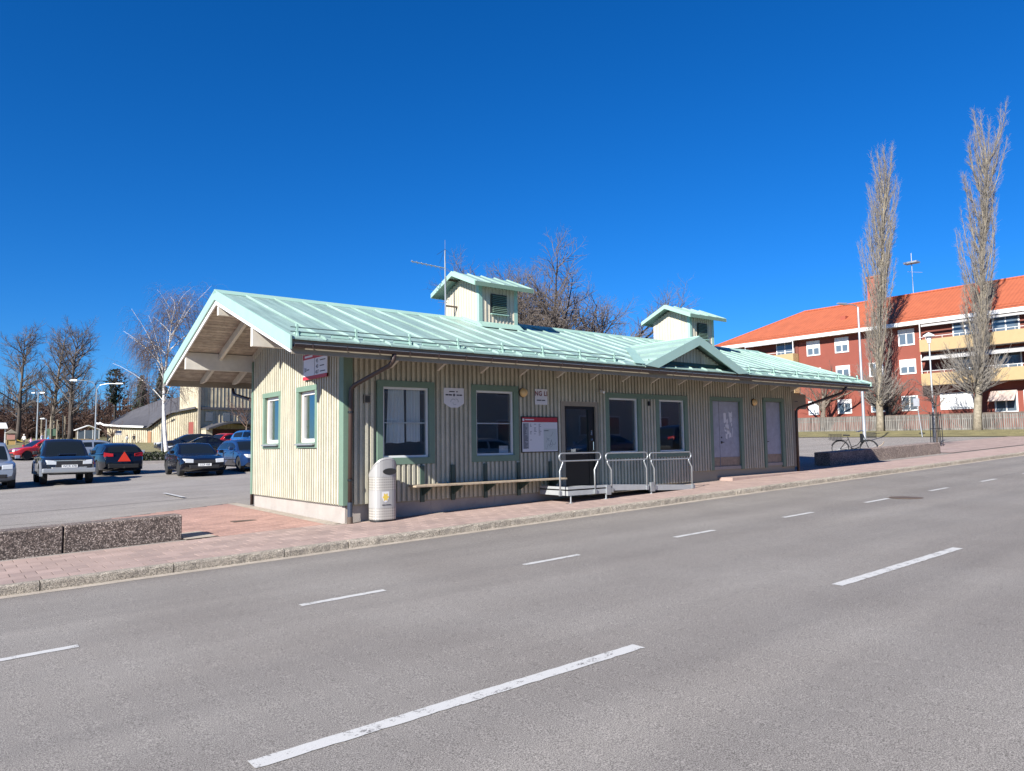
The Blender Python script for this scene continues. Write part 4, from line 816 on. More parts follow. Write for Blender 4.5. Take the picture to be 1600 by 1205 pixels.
def tree(name, label, base_, sp, seed, mt, mc, split=1, group=None, lean=(0, 0, 1), rot=0):
    r_ = random.Random(seed); out = []
    t = thing(name, label, 'tree', base_, group); nst = sp.get('stems', 1)
    for s_ in range(nst):
        d = Vector(lean) + (Vector((math.cos(s_ * 2.4), math.sin(s_ * 2.4), 0)) * sp.get('spread', 0) * (s_ > 0) if nst > 1 else Vector((0, 0, 0)))
        grow(r_, Vector(base_) + Vector((0, 0, -.1)) + (Vector((math.cos(s_ * 2.4), math.sin(s_ * 2.4), 0)) * .25 if nst > 1 else Vector((0, 0, 0))), d.normalized(), sp['L'][0] * (1 if s_ == 0 else r_.uniform(.75, 1)), sp['R'][0], 0, sp, out)
    a, b = MB(), MB(); ns = (9, 6, 4, 3, 3)
    for pts, rr, lv in out:
        if lv == 0: rr = [rr[0] * 1.25] + rr[1:]
        (a if lv < split else b).tube(pts, rr, ns[lv], lv < 2)
    a.build('trunk', mt, t, True, False); b.build('crown', mc, t, False, False); return t
def poplar(H): return dict(seg=(16, 8, 5, 2), L=(H * .87, H * .30, 1.1, .5), R=(.29, .042, .015, .009), n=(76, 32, 7), t0=(.15, .08, .1), ang=((15, 31), (14, 34), (18, 45)), wob=(.05, .08, .10, .15), trop=(.0, .2, .12, .1), tip=(.2, .15, .3, .4), prof=lambda t: (1.0 if t > .35 else .62 + t) * (1.0 - .42 * max(0, t - .4) / .6))
T1 = tree('poplar_tree', 'slightly shorter tall bare columnar poplar nearer the street lamp', (54.9, 15.9, gz(54.9, 15.9)), poplar(23.9), 4, m_poplar, m_ptwig, 2, 'two bare poplars by the fence')
T2 = tree('poplar_tree', 'taller bare columnar poplar at the right of the photo', (54.9, 8.75, gz(54.9, 8.75)), poplar(23.7), 15, m_poplar, m_ptwig, 2, 'two bare poplars by the fence')
# brushy shoots round the foot of the crowns belong to the same trees
def shoots(T, z0, n, seed, Lr):
    r_ = random.Random(seed); b = MB(); c = wl(T)
    for i in range(n):
        a = r_.uniform(0, 6.28); p = c + Vector((.35 * math.cos(a), .35 * math.sin(a), z0 + r_.uniform(-.3, 1.6))); d = Vector((math.cos(a), math.sin(a), r_.uniform(-.1, .7))).normalized(); L = r_.uniform(*Lr); pts = [p]
        for k in range(5): d = (d + Vector((0, 0, .28)) + rdir(r_) * .12).normalized(); pts.append(pts[-1] + d * L / 5)
        b.tube(pts, [.03, .025, .02, .016, .012, .006], 3, False)
        for q in range(5):
            j = r_.randint(1, 4); e = pts[j] + (d + rdir(r_) * .8).normalized() * r_.uniform(.3, .9); b.tube([pts[j], (pts[j] + e) / 2 + rdir(r_) * .05, e], [.012, .009, .005], 3, False)
    b.build('shoots', m_ptwig, T, False, False)
shoots(T1, 2.6, 110, 7, (1.2, 2.6)); shoots(T2, 3.2, 150, 8, (1.4, 3.4))
oak = dict(seg=(7, 9, 6, 4, 2), L=(5.6, 6.6, 3.0, 1.35, .6), R=(.26, .11, .042, .027, .016), n=(13, 16, 10, 3), t0=(.35, .2, .15, .15), ang=((25, 62), (25, 60), (25, 65), (25, 65)), wob=(.08, .12, .16, .2, .2), trop=(0, .06, .03, .04, .05), tip=(.55, .12, .2, .3, .4), prof=lambda t: 1.0, stems=6, spread=.45)
tree('bare_tree', 'broad bare many stemmed tree behind the station roof between the turrets', (20.9, 18.9, gz(20.9, 18.9)), oak, 23, m_barkdark, m_twig, 2)
def linden(H, w=1.0): return dict(seg=(10, 7, 5, 3), L=(H, H * .34 * w, H * .13, H * .055), R=(.30, .085, .03, .013), n=(40, 13, 9), t0=(.2, .15, .1), ang=((35, 68), (28, 55), (25, 60)), wob=(.05, .12, .16, .2), trop=(.02, .08, .06, .05), tip=(.1, .15, .25, .4), prof=lambda t: (.45 + 2.0 * t if t < .28 else 1.0) * (1 - .55 * max(0, t - .3)))
tree('bare_tree', 'bare tall park tree nearest the left edge of the photo', (2.67, 99.9, gz(2.67, 99.9)), linden(13.6), 31, m_barkdark, m_twig, 1, 'bare park trees by the playground')
tree('bare_tree', 'bare forked park tree behind the playground frame', (5.75, 95.2, gz(5.75, 95.2)), linden(13.2), 32, m_bark, m_twig, 1, 'bare park trees by the playground')
tree('bare_tree', 'dark bare park tree left of the curved lamp post', (7.4, 91.8, gz(7.4, 91.8)), linden(13.2, 1.15), 33, m_barkdark, m_twig, 1, 'bare park trees by the playground')
birch = dict(seg=(12, 9, 6, 5), L=(10.8, 5.5, 1.8, 2.0), R=(.15, .034, .018, .0105), n=(26, 19, 9), t0=(.32, .2, .15), ang=((25, 55), (30, 75), (40, 90)), wob=(.07, .08, .13, .06), trop=(.02, -.05, -.18, -.5), tip=(.1, .12, .3, .5), prof=lambda t: 1.2 - .55 * t)
tree('birch_tree', 'white stemmed weeping birch standing in the hedge bed', (6.85, 42.2, gz(6.85, 42.2)), birch, 41, m_birch, m_birchtwig, 2, lean=(-.13, .06, 1))
small = dict(seg=(6, 7, 5, 2), L=(2.4, 3.2, 1.3, .55), R=(.11, .045, .016, .008), n=(9, 10, 7), t0=(.55, .2, .15), ang=((25, 60), (25, 55), (25, 60)), wob=(.05, .1, .15, .2), trop=(.02, .03, .03, .05), tip=(.6, .15, .25, .4), prof=lambda t: 1.0)
tree('young_tree', 'small bare tree in front of the hall entrance canopy', (20.3, 66.4, gz(20.3, 66.4)), small, 51, m_bark, m_redtwig, 1)
tree('young_tree', 'thin bare sapling in front of the low hall wing', (9.6, 78.0, gz(9.6, 78)), dict(small, L=(1.2, 2.0, .8, .4), n=(8, 7, 5)), 52, m_bark, m_redtwig, 1)
poll = dict(seg=(6, 6, 5, 2), L=(3.6, 3.0, 1.7, .7), R=(.26, .09, .025, .011), n=(12, 13, 6), t0=(.5, .3, .2), ang=((35, 75), (25, 60), (25, 60)), wob=(.07, .2, .15, .15), trop=(.02, .06, .14, .12), tip=(.7, .3, .25, .4), prof=lambda t: 1.0)
tree('pruned_tree', 'gnarled pruned tree before the red apartment house, left of the street lamp', (57.6, 22.3, gz(57.6, 22.3)), poll, 61, m_bark, m_redtwig, 2)
tree('pruned_tree', 'dark bushy bare tree between the fence and red house', (58.0, 16.6, gz(58, 16.6)), dict(poll, L=(2.6, 2.6, 1.6, .7), n=(14, 13, 6)), 62, m_barkdark, m_twig, 1)
sap = dict(seg=(6, 6, 4, 2), L=(2.9, 1.6, .8, .4), R=(.05, .025, .012, .007), n=(14, 9, 6), t0=(.6, .2, .2), ang=((35, 80), (25, 60), (25, 60)), wob=(.03, .1, .15, .15), trop=(.02, .03, .05, .05), tip=(.6, .2, .3, .4), prof=lambda t: 1.1)
tree('street_sapling', 'bare sapling inside a black tree guard at the pavement', (34.8, 3.45, gz(34.8, 3.45)), sap, 63, m_barkdark, m_twig, 1)
tg = thing('tree_guard', 'black iron bar guard round the street sapling', 'tree guard', (34.8, 3.45, gz(34.8, 3.45)))
for i in range(6):
    a = i * math.pi / 3; b = MB(); b.tube([(34.8 + .28 * math.cos(a), 3.45 + .28 * math.sin(a), gz(34.8, 3.4)), (34.8 + .24 * math.cos(a), 3.45 + .24 * math.sin(a), gz(34.8, 3.4) + 1.75)], .02, 6); b.build('guard_bar', m_black, tg)
for z in (.15, .9, 1.6): MB().tube([(34.8 + .27 * math.cos(a), 3.45 + .27 * math.sin(a), gz(34.8, 3.4) + z) for a in [math.pi * i / 8 for i in range(17)]], .015, 5).build('guard_ring', m_black, tg)
# conifers behind the hall
def conifer(label, base_, H, wd, seed, pine=False):
    r_ = random.Random(seed); t = thing('pine_tree' if pine else 'spruce_tree', label, 'tree', base_, 'dark conifers behind the hall'); B = Vector(base_)
    MB().tube([B, B + Vector((0, 0, H * .95))], [.2, .04], 7).build('trunk', m_barkdark, t, True, False); c = MB()
    for i in range(900 if not pine else 330):
        h = r_.random() ** .8 if not pine else .45 + .55 * r_.random(); rr = wd * (1 - h) ** .8 * r_.uniform(.25, 1.05) if not pine else wd * r_.uniform(.1, 1) * math.sin(math.pi * min(1, (1 - h) / .6 + .12)) ** .6; a = r_.uniform(0, 6.28)
        p = B + Vector((rr * math.cos(a), rr * math.sin(a), H * (.08 + .92 * h) - rr * .25)); o_ = Vector((math.cos(a), math.sin(a), -.35 if not pine else r_.uniform(-.2, .5))); s_ = Vector((-math.sin(a), math.cos(a), r_.uniform(-.3, .3)))
        l = r_.uniform(.35, .8); w_ = r_.uniform(.1, .28); c.add([p - o_ * l * .4, p + s_ * w_ + Vector((0, 0, -.08)), p + o_ * l * .6, p - s_ * w_], [(0, 1, 2, 3)]); c.add([p - s_ * w_ * .8, p + Vector((0, 0, -.35)), p + s_ * w_ * .8], [(0, 1, 2)])
    c.build('crown', m_conifer, t, False, False)
conifer('tall thin dark pine between the curved lamp and birch', (13.6, 99.5, gz(13.6, 99.5)), 9.6, 1.7, 71, True)
for i, (x, y, h, w_, lb) in enumerate(((18.6, 108, 9.2, 2.2, 'leftmost dark spruce behind the hall roof'), (22.0, 111, 10.6, 2.4, 'tallest dark spruce behind the hall roof'), (24.8, 106, 9.6, 2.2, 'dark spruce right behind the birch stem'), (28, 109, 10.4, 2.4, 'dark spruce beside the tall hall block'))): conifer(lb, (x, y, gz(x, y)), h, w_, 80 + i)
# brushwood far behind the playground: nobody could count it
r_ = random.Random(90); b = MB()
for i in range(480):
    a_ = r_.random(); x = -14 + 38 * a_; y = 128 - 20 * a_ + r_.uniform(-6, 8); z = gz(x, y); H = r_.uniform(3.0, 7.2) * (1 if r_.random() < .7 else 1.35)
    p = Vector((x, y, z)); top = p + Vector((r_.uniform(-.5, .5), 0, H)); b.tube([p, top], [.09, .02], 3, False)
    for k in range(26):
        q = p.lerp(top, r_.uniform(.08, 1)); a = r_.uniform(0, 6.28); e = q + Vector((math.cos(a), math.sin(a), r_.uniform(.2, 1.4))).normalized() * r_.uniform(.5, 1.9) * (1.1 - .5 * (q.z - z) / H)
        b.tube([q, (q + e) / 2 + rdir(r_) * .12, e], [.035, .026, .012], 3, False)
tag(b.build('far_brushwood', m_redtwig, None, False, False), 'brown bare brushwood far behind the playground', 'brushwood', kind='stuff')
r_ = random.Random(91); b = MB()
for i in range(2600):
    a_ = r_.random(); x = -16 + 42 * a_; y = 136 - 20 * a_ + r_.uniform(-1, 2); z = gz(x, y) + r_.uniform(0, 5.6) * r_.random() ** .5; p = Vector((x, y, z)); l = r_.uniform(.4, 1.1); v = rdir(r_) * l; u_ = rdir(r_) * l * .6
    b.add([p - v, p + u_, p + v, p - u_], [(0, 1, 2, 3)])
tag(b.build('far_wood', pm('far_wood_mass', (.055, .045, .035), .9, var=.4, vs=.5), None, False, False), 'dark far wood closing the view behind the brushwood', 'wood', kind='stuff')
# hedge bed
hb = thing('hedge', 'low dark hedge with a pale kerb behind the black cars', 'hedge', (5.1, 37.6, gz(5.1, 37.6))); r_ = random.Random(95); b = MB()
for i in range(3400):
    x, y, z = r_.uniform(3.4, 7.6), r_.uniform(37.2, 38.6), r_.uniform(.02, .62) + r_.gauss(0, .03); p = Vector((x, y, gz(x, y) + z)); v = rdir(r_) * .07; u_ = rdir(r_) * .05; b.add([p - v, p + u_, p + v, p - u_], [(0, 1, 2, 3)])
b.build('foliage', m_hedge, hb, False, False); MB().box(3.2, 7.9, 37.05, 37.2, gz(3.2, 37) - .1, gz(7.9, 37) + .06).build('bed_kerb', m_plinth, hb)

# ------------------------------------------------------------------ cars
def lerp_tab(tab, x):
    if x <= tab[0][0]: return tab[0][1]
    for (a, za), (b, zb_) in zip(tab, tab[1:]):
        if x <= b: return za + (zb_ - za) * (x - a) / (b - a)
    return tab[-1][1]
def car(name, label, loc, head, c, m, group='cars in the parking lot', cat='car', plate=None, rear_plate=None):
    t = thing(name, label, cat, (loc[0], loc[1], loc[2] if len(loc) > 2 else gz(loc[0], loc[1]) - .02), group); t.rotation_euler = (0, 0, head)
    L, Wd, H, zc = c['L'], c['W'], c['H'], c.get('zc', .2); rw = c.get('rw', .32); ax = c['ax']; ar = rw + .06
    top = c['top']; hw = Wd / 2
    def P(mb, nm, mt, par=None, smooth=False, bevel=0):
        o = obj(nm, mb.mesh(nm, mt, smooth), par or t, False)
        if bevel: bev(o, bevel)
        return o
    xs = sorted({round(-L / 2 + L * i / 44, 4) for i in range(45)} | {round(a + s_ * ar * f, 4) for a in ax for s_ in (-1, 1) for f in (.3, .6, .85, .97, 1.0, 1.04)})
    rows = []
    for x in xs:
        e = abs(x) / (L / 2); w_ = hw * (1 - .16 * max(0, (e - .72) / .28) ** 2.2); zb_ = lerp_tab(top, x); lo = zc + .16 * max(0, (e - .86) / .14) ** 1.5; za = 0
        for a in ax:
            if abs(x - a) < ar: za = max(za, rw + math.sqrt(ar * ar - (x - a) ** 2))
        A = lambda z: max(z, za)
        q = [(.70 * w_, lo), (.97 * w_, A(lo + .05)), (w_, A(lo + .22)), (w_ * .992, max(A(lo + .3), zb_ - .24)), (w_ * .96, max(A(lo + .32), zb_ - .07)), (w_ * .88, max(A(lo + .33), zb_ - .012)), (w_ * .5, zb_ + .012), (0, zb_ + .02)]
        rows.append([(x, -y, z) for y, z in q] + [(x, y, z) for y, z in q[-2::-1]])
    b = MB(); b.grid(rows); n = len(rows[0]); b.f += [tuple(range(n)), tuple(range(len(b.v) - 1, len(b.v) - n - 1, -1))] + [(i * n, (i + 1) * n, (i + 1) * n + n - 1, i * n + n - 1) for i in range(len(rows) - 1)]
    P(b, 'body', m, smooth=True); body = [o for o in bpy.data.objects if o.parent == t][-1]
    ws = body.modifiers.new('edges', 'EDGE_SPLIT'); ws.split_angle = R(38)
    # cabin
    xA, xB, xC, xD = c['cab']; zA, zD = lerp_tab(top, xA) - .03, lerp_tab(top, xD) - .03; wb, wr = hw * .93, hw * c.get('wr', .74); zR = H
    prof = [(xD, zD), (xC, zR - .05), (xC * .35 + xB * .65, zR), (xB, zR - .045), (xA, zA)]
    for _ in range(3):
        q = [prof[0]]
        for (x0, z0_), (x1, z1_) in zip(prof, prof[1:]): q += [(x0 * .75 + x1 * .25, z0_ * .75 + z1_ * .25), (x0 * .25 + x1 * .75, z0_ * .25 + z1_ * .75)]
        prof = q + [prof[-1]]
    def surf(x, u, off=0.):
        def raw(x, u):
            t_ = abs(u); zt_ = lerp_tab(prof, x); zb_ = zD + (zA - zD) * (x - xD) / (xA - xD)
            k = 1 - sm(xB - .05, xA, x) if x > (xB + xC) / 2 else sm(xD, xC + .05, x); wt = hw * .86 + (wr - hw * .86) * k; wt = min(wt, wb)
            if t_ < .5: f = t_ / .5; y = wt * .93 * f; z = zt_ - .035 * f * f * k
            elif t_ < .6: f = (t_ - .5) / .1; y = wt * (.93 + .07 * math.sin(f * 1.571)); z = zt_ - .035 * k - (.05 * k) * (1 - math.cos(f * 1.571)); z = max(z, zb_)
            else: f = (t_ - .6) / .4; ztt = max(zb_, zt_ - .085 * k); y = wt + (wb - wt) * f + .018 * math.sin(f * math.pi) * k; z = ztt + (zb_ - ztt) * f
            return Vector((x, math.copysign(y, u) if u else 0., z))
        p = raw(x, u)
        if off:
            e = .004; n_ = (raw(min(xA, x + e), u) - raw(max(xD, x - e), u)).cross(raw(x, min(1, u + e)) - raw(x, max(-1, u - e)))
            if n_.length > 1e-12: n_.normalize(); n_ = n_ if n_.dot(p - Vector((p.x * .6, 0, .6))) > 0 else -n_; p = p + n_ * off
        return p
    def patch(x0, x1, u0, u1, nx, nu, nm, mt, off=0.):
        mb = MB(); mb.grid([[surf(x0 + (x1 - x0) * a / nx, u0 + (u1 - u0) * b_ / nu, off) for b_ in range(nu + 1)] for a in range(nx + 1)]); return P(mb, nm, mt, smooth=True)
    patch(xD, xA, -1, 1, 36, 40, 'cabin', m)
    patch(xA - .02, xB + .04, -.47, .47, 8, 12, 'windscreen', m_cglass, .008); patch(xC - .05, xD + (xC - xD) * .12, -.44, .44, 8, 10, 'rear_window', m_cglass, .008)
    tb = c.get('pillars', (.10, .46, .50, .90)); sp2 = lambda t_: (xA * .6 + xB * .4) + ((xD * .6 + xC * .4) - (xA * .6 + xB * .4)) * t_
    for s_ in (-1, 1):
        patch(sp2(tb[0] - .06), sp2(tb[1]), s_ * .66, s_ * .93, 8, 4, 'side_window', m_cglass, .008); patch(sp2(tb[2]), sp2(tb[3]), s_ * .66, s_ * .93, 8, 4, 'side_window', m_cglass, .008)
        mb = MB().box(xA - .34, xA - .18, s_ * (hw + .10) - .09, s_ * (hw + .10) + .09, zA + .05, zA + .19); P(mb, 'mirror', c.get('mm', m), bevel=.03)
    # wheels
    Mw = Matrix.Rotation(R(90), 3, 'X')
    for a in ax:
        for s_ in (-1, 1):
            tw = .11; w_ = MB().lathe([(rw * .62, -tw), (rw * .93, -tw), (rw, -tw * .7), (rw, tw * .7), (rw * .93, tw), (rw * .62, tw)], 24, (a, s_ * (hw - .125), rw), Mw); wh = P(w_, 'wheel', m_tyre, smooth=False)
            rm = MB().lathe([(rw * .66, -tw * .6), (rw * .66, tw * .75), (rw * .60, tw * .8), (rw * .56, tw * .45), (rw * .15, tw * .55), (rw * .12, tw * .7), (.002, tw * .7)] if s_ < 0 else [(rw * .66, tw * .6), (rw * .66, -tw * .75), (rw * .60, -tw * .8), (rw * .56, -tw * .45), (rw * .15, -tw * .55), (rw * .12, -tw * .7), (.002, -tw * .7)], 20, (a, s_ * (hw - .125), rw), Mw); P(rm, 'rim', c.get('rim', m_rim), wh)
            ys = s_ * (hw - .125) + s_ * tw * .78; sp_ = MB()
            for k in range(5):
                an = k * 2 * math.pi / 5 + .3; sp_.prism([(a + rw * .56 * math.cos(an + d_), ys, rw + rw * .56 * math.sin(an + d_)) for d_ in (-.22, .22)] + [(a + rw * .14 * math.cos(an + d_), ys, rw + rw * .14 * math.sin(an + d_)) for d_ in (.5, -.5)], (0, s_ * -.02, 0))
            P(sp_, 'spokes', c.get('rim', m_rim), wh)
    P(MB().box(-L / 2 + .35, L / 2 - .35, -hw * .68, hw * .68, zc - .03, zc + .12), 'underbody', m_trimblk)
    # face and tail
    xf, xr = L / 2, -L / 2; zh = c.get('zh', .66); zt = c.get('zt', .80)
    for s_ in (-1, 1):
        y0, y1 = s_ * hw * .48, s_ * hw * .835
        hd = MB(); hd.hexa([(xf - .30, y0, zh - .09), (xf + .018, y0, zh - .09), (xf + .012, y1, zh - .08), (xf - .34, y1 + s_ * .035, zh - .06), (xf - .30, y0, zh + .07), (xf + .012, y0, zh + .06), (xf + .004, y1, zh + .09), (xf - .36, y1 + s_ * .06, zh + .09)]); P(hd, 'headlight', m_lens, bevel=.015)
        tl = MB(); tl.hexa([(xr + .30, y0, zt - .08), (xr - .014, y0, zt - .08), (xr + .06, y1 + s_ * .04, zt - .09), (xr + .30, y1 + s_ * .03, zt - .09), (xr + .30, y0, zt + .05), (xr - .008, y0, zt + .05), (xr + .10, y1 + s_ * .04, zt + .11), (xr + .34, y1 + s_ * .03, zt + .11)]); P(tl, 'tail_light', m_tail, bevel=.012)
        for k in range(2):
            dx = c['cab'][0] - .55 - k * .95; P(MB().box(dx - .18, dx, s_ * (hw + .003) - .012, s_ * (hw + .003) + .012, lerp_tab(top, dx) - .15, lerp_tab(top, dx) - .12), 'door_handle', c.get('mm', m))
    for s_ in (-1, 1):
        for dx in (xA - .25, (xA + xD) / 2 - .12, max(xD + .05, ax[1] + ar + .08)):
            za_, zb2 = zc + .16, lerp_tab(top, dx) - .12; P(MB().box(dx - .006, dx + .006, s_ * (hw - .012) - .016, s_ * (hw - .012) + .016, za_, zb2), 'door_gap', m_trimblk)
        P(MB().box(ax[1] + ar + .06, ax[0] - ar - .06, s_ * hw - .012, s_ * hw + .012, zc + .30, zc + .345), 'rub_strip', m_trimblk)
    P(MB().box(xf - .12, xf + .005, -hw * .46, hw * .46, zh - .10, zh + .03), 'grille', m_trimblk, bevel=.01)
    P(MB().hexa([(xf - .2, -hw * .8, zc + .12), (xf + .015, -hw * .62, zc + .12), (xf + .015, hw * .62, zc + .12), (xf - .2, hw * .8, zc + .12), (xf - .2, -hw * .84, zc + .26), (xf + .02, -hw * .64, zc + .26), (xf + .02, hw * .64, zc + .26), (xf - .2, hw * .84, zc + .26)]), 'front_bumper', c.get('bump', m_trimblk), bevel=.02)
    P(MB().hexa([(xr + .2, -hw * .84, zc + .12), (xr - .015, -hw * .66, zc + .12), (xr - .015, hw * .66, zc + .12), (xr + .2, hw * .84, zc + .12), (xr + .2, -hw * .86, zc + .30), (xr - .02, -hw * .68, zc + .30), (xr - .02, hw * .68, zc + .30), (xr + .2, hw * .86, zc + .30)]), 'rear_bumper', c.get('bump', m_trimblk), bevel=.02)
    for k, (s_, tx) in enumerate(((1, plate), (-1, rear_plate))):
        if tx is None: continue
        X = s_ * (L / 2 + .022); zp = c.get('zp', zh - .17); pl_ = P(MB().box(X, X + s_ * .008, -.26, .26, zp - .055, zp + .055), 'number_plate', m_plate)
        if tx:
            o = text(tx, .115, lambda x, y, z: (X + s_ * (.0095 + z), s_ * x * .95, zp + y), m_ink, pl_); o.location = (0, 0, 0)
    return t, P
SEDAN = dict(L=4.52, W=1.82, H=1.42, ax=(1.42, -1.34), rw=.32, top=[(-2.26, .86), (-2.1, .98), (-1.3, 1.02), (-.2, .96), (.75, .94), (1.7, .82), (2.15, .70), (2.26, .60)], cab=(.92, .12, -.95, -1.62), zh=.64, zp=.47, pillars=(.08, .46, .52, .86))
WAGON = dict(L=4.7, W=1.84, H=1.48, ax=(1.42, -1.36), rw=.33, top=[(-2.35, .80), (-2.28, 1.0), (-.2, .98), (.75, .96), (1.7, .86), (2.2, .72), (2.35, .60)], cab=(.95, .15, -1.95, -2.27), zh=.68, zt=.92, zp=.48)
SUV = dict(L=4.55, W=1.84, H=1.74, ax=(1.38, -1.28), rw=.37, zc=.28, top=[(-2.27, .95), (-2.2, 1.08), (-.2, 1.08), (.8, 1.06), (1.6, 1.0), (2.1, .92), (2.27, .72)], cab=(.95, .35, -1.85, -2.2), zh=.80, zt=1.0, zp=.58)
HATCH = dict(L=4.1, W=1.74, H=1.46, ax=(1.26, -1.24), rw=.31, top=[(-2.05, .78), (-1.98, .96), (-.2, .94), (.75, .92), (1.5, .82), (1.92, .68), (2.05, .56)], cab=(.95, .2, -1.5, -1.95), zh=.64, zt=.88, zp=.45)
UTE = dict(L=4.95, W=1.78, H=1.76, ax=(1.5, -1.45), rw=.39, zc=.40, top=[(-2.47, 1.02), (-2.4, 1.08), (-.9, 1.08), (.75, 1.12), (1.2, 1.10), (2.0, 1.05), (2.36, .95), (2.47, .78)], cab=(.88, .30, -.92, -1.22), zh=.84, zt=.88, zp=.69, bump=p_silver, rim=m_rim, mm=m_trimblk)
DN = -math.pi / 2
t, P = car('pickup_truck', 'navy and silver pickup truck facing the camera', (-1.98, 21.7), DN - .03, UTE, p_navy, cat='pickup', plate='WCR 478')
for a in UTE['ax']:
    for s_ in (-1, 1):
        f = MB(); y = s_ * .87
        for k in range(8):
            a0, a1 = math.pi * k / 8 - .12, math.pi * (k + 1) / 8 - .12 if k < 7 else math.pi + .12; r0, r1 = .44, .52
            f.prism([(a + r_ * math.cos(q), y - .04 * s_, .39 + r_ * math.sin(q)) for r_, q in ((r0, a0), (r1, a0), (r1, a1), (r0, a1))], (0, s_ * .10, 0))
        P(f, 'fender_flare', p_silver)
for s_ in (-1, 1): P(MB().box(-.98, .98, s_ * .895 - .01, s_ * .895 + .01, .48, .78), 'lower_door_band', p_silver); P(MB().tube([(-.95, s_ * .93, .38), (.95, s_ * .93, .38)], .04, 8), 'side_step', m_trimblk)
P(MB().box(2.3, 2.50, -.88, .88, .44, .62), 'bumper_bar', p_silver, bevel=.04); P(MB().box(2.40, 2.485, -.46, .46, .60, .88), 'number_plate_recess', m_trimblk, bevel=.01); P(MB().box(2.30, 2.49, -.5, .5, .885, .92), 'grille_bar', m_chrome); P(MB().box(1.05, 1.75, -.3, .3, 1.10, 1.16), 'bonnet_scoop', p_navy, bevel=.03); P(MB().box(-2.38, -1.28, -.72, .72, 1.085, 1.12), 'bed_cover', m_trimblk)
car('parked_suv', 'silver off road car cut by the left edge of the photo', (-4.62, 21.3), DN, SUV, p_bluegrey, plate='')
t, P = car('estate_car', 'black estate car seen from behind with a red warning triangle', (.62, 26.6), -DN + .05, WAGON, p_black)
tri = MB(); tri.prism([(-2.40, -.27, .62), (-2.40, .27, .62), (-2.40, 0, 1.06)], (.012, 0, 0)); P(tri, 'warning_triangle', m_redtri); P(MB().box(-2.41, -2.36, -.06, .06, 1.07, 1.10), 'lock_button', m_chrome); P(MB().tube([(-2.3, 0, .33), (-2.48, 0, .33), (-2.48, 0, .42)], .025, 6), 'tow_bar', m_trimblk); P(MB().tube([(-1.9, 0, 1.48), (-1.98, 0, 1.56)], .02, 5), 'roof_aerial', m_trimblk)
car('sedan_car', 'black sedan facing the camera beside the station gable', (2.98, 21.4), DN - .07, SEDAN, p_black, plate='CCP 408')
car('estate_car', 'blue estate car half hidden behind the station corner', (5.75, 22.5), DN - .02, dict(WAGON, bump=p_silver), p_blue, plate='')
car('estate_car', 'silver estate car seen side on behind the hedge', (2.6, 41.0), .04, WAGON, p_bluegrey)
car('hatchback_car', 'red hatchback mostly hidden behind the pickup', (.1, 49.6), R(200), HATCH, p_red)
car('sedan_car', 'black sedan side on behind the sedan near the gable', (9.4, 43.6), R(172), SEDAN, p_black)
car('estate_car', 'black estate in the farthest parking row', (10.6, 52.0), R(176), WAGON, p_navy)
car('hatchback_car', 'red hatchback behind the blue estate car', (13.2, 51.0), R(205), HATCH, p_red)
car('parked_van', 'bright blue tall car at the corner of the station gable', (14.6, 47.0), DN + .3, SUV, p_lightblue)

# ------------------------------------------------------------------ apartment house and fence
AP = thing('apartment_house', 'three storey red plastered apartment house with orange tiled roof', 'building', (65, 12, gz(60, 12)))
b = MB(); b.box(60, 71, -26, 34.6, .8, 11.05); awall = b.build('wall', m_redplaster, AP)
r_ = MB(); ex0, ex1, ey0, ey1, ez, rzz = 59.15, 71.85, -27, 35.4, 11.0, 14.45
r_.add([(ex0, ey0, ez), (ex1, ey0, ez), (ex1, ey1, ez), (ex0, ey1, ez), (65.5, -20, rzz), (65.5, 28.2, rzz)], [(0, 3, 5, 4), (1, 4, 5, 2), (2, 5, 3), (0, 4, 1), (0, 1, 2, 3)]); aroof = r_.build('roof', m_tile, AP)
MB().tube([(65.5, -20, rzz + .03), (65.5, 28.2, rzz + .03)], .13, 6).tube([(65.5, 28.2, rzz + .03), (ex0, ey1, ez + .05)], .1, 6).build('ridge_tiles', m_tile, aroof)
b = MB(); b.box(ex0 - .06, ex0 + .02, ey0, ey1 + .06, ez - .30, ez + .03); b.box(ex0, ex1, ey1 - .02, ey1 + .06, ez - .30, ez + .03); b.build('eave_board', m_white, aroof); MB().box(ex0, 60, ey0, ey1, ez - .26, ez - .2).build('eave_soffit', m_white, aroof)
b = MB(); b.box(63.9, 65.1, 19.5, 20.7, 12.8, 16.4); b.box(63.8, 65.2, 19.4, 20.8, 16.4, 16.55); b.build('chimney', pm('chimney_brick', (.34, .1, .06), .9, var=.15), aroof)
for yy, zz in ((21.9, 13.0), (10.9, 13.1)): MB().box(61.8, 62.6, yy, yy + .5, zz - .6, zz - .2).tube([(62.4, yy - .5, zz - .3), (62.6, yy + 1.0, zz - .2)], .05, 5).build('roof_hatch', pm('hatch_red', (.3, .07, .04), .8), aroof)
for yy in (-8,): MB().tube([(59.2, ey0 + 1, ez + .45), (59.2 + .3, ey1 - 1.2, ez + .45)], .03, 5).build('snow_rail', m_tile, aroof)
an2 = thing('roof_aerial', 'tv aerial standing on the orange apartment roof between the poplars', 'antenna', (65.5, 17.2, 14.45)); MB().tube([(65.5, 17.2, 14.4), (65.5, 17.2, 18.4)], .03, 6).build('mast', m_steel, an2); MB().box(65.1, 65.9, 16.6, 17.8, 17.4, 17.55).build('panel', m_steel, an2); k = MB().tube([(65.5, 16.3, 16.4), (65.5, 17.6, 16.7)], .02, 5); k.build('boom', m_steel, an2)
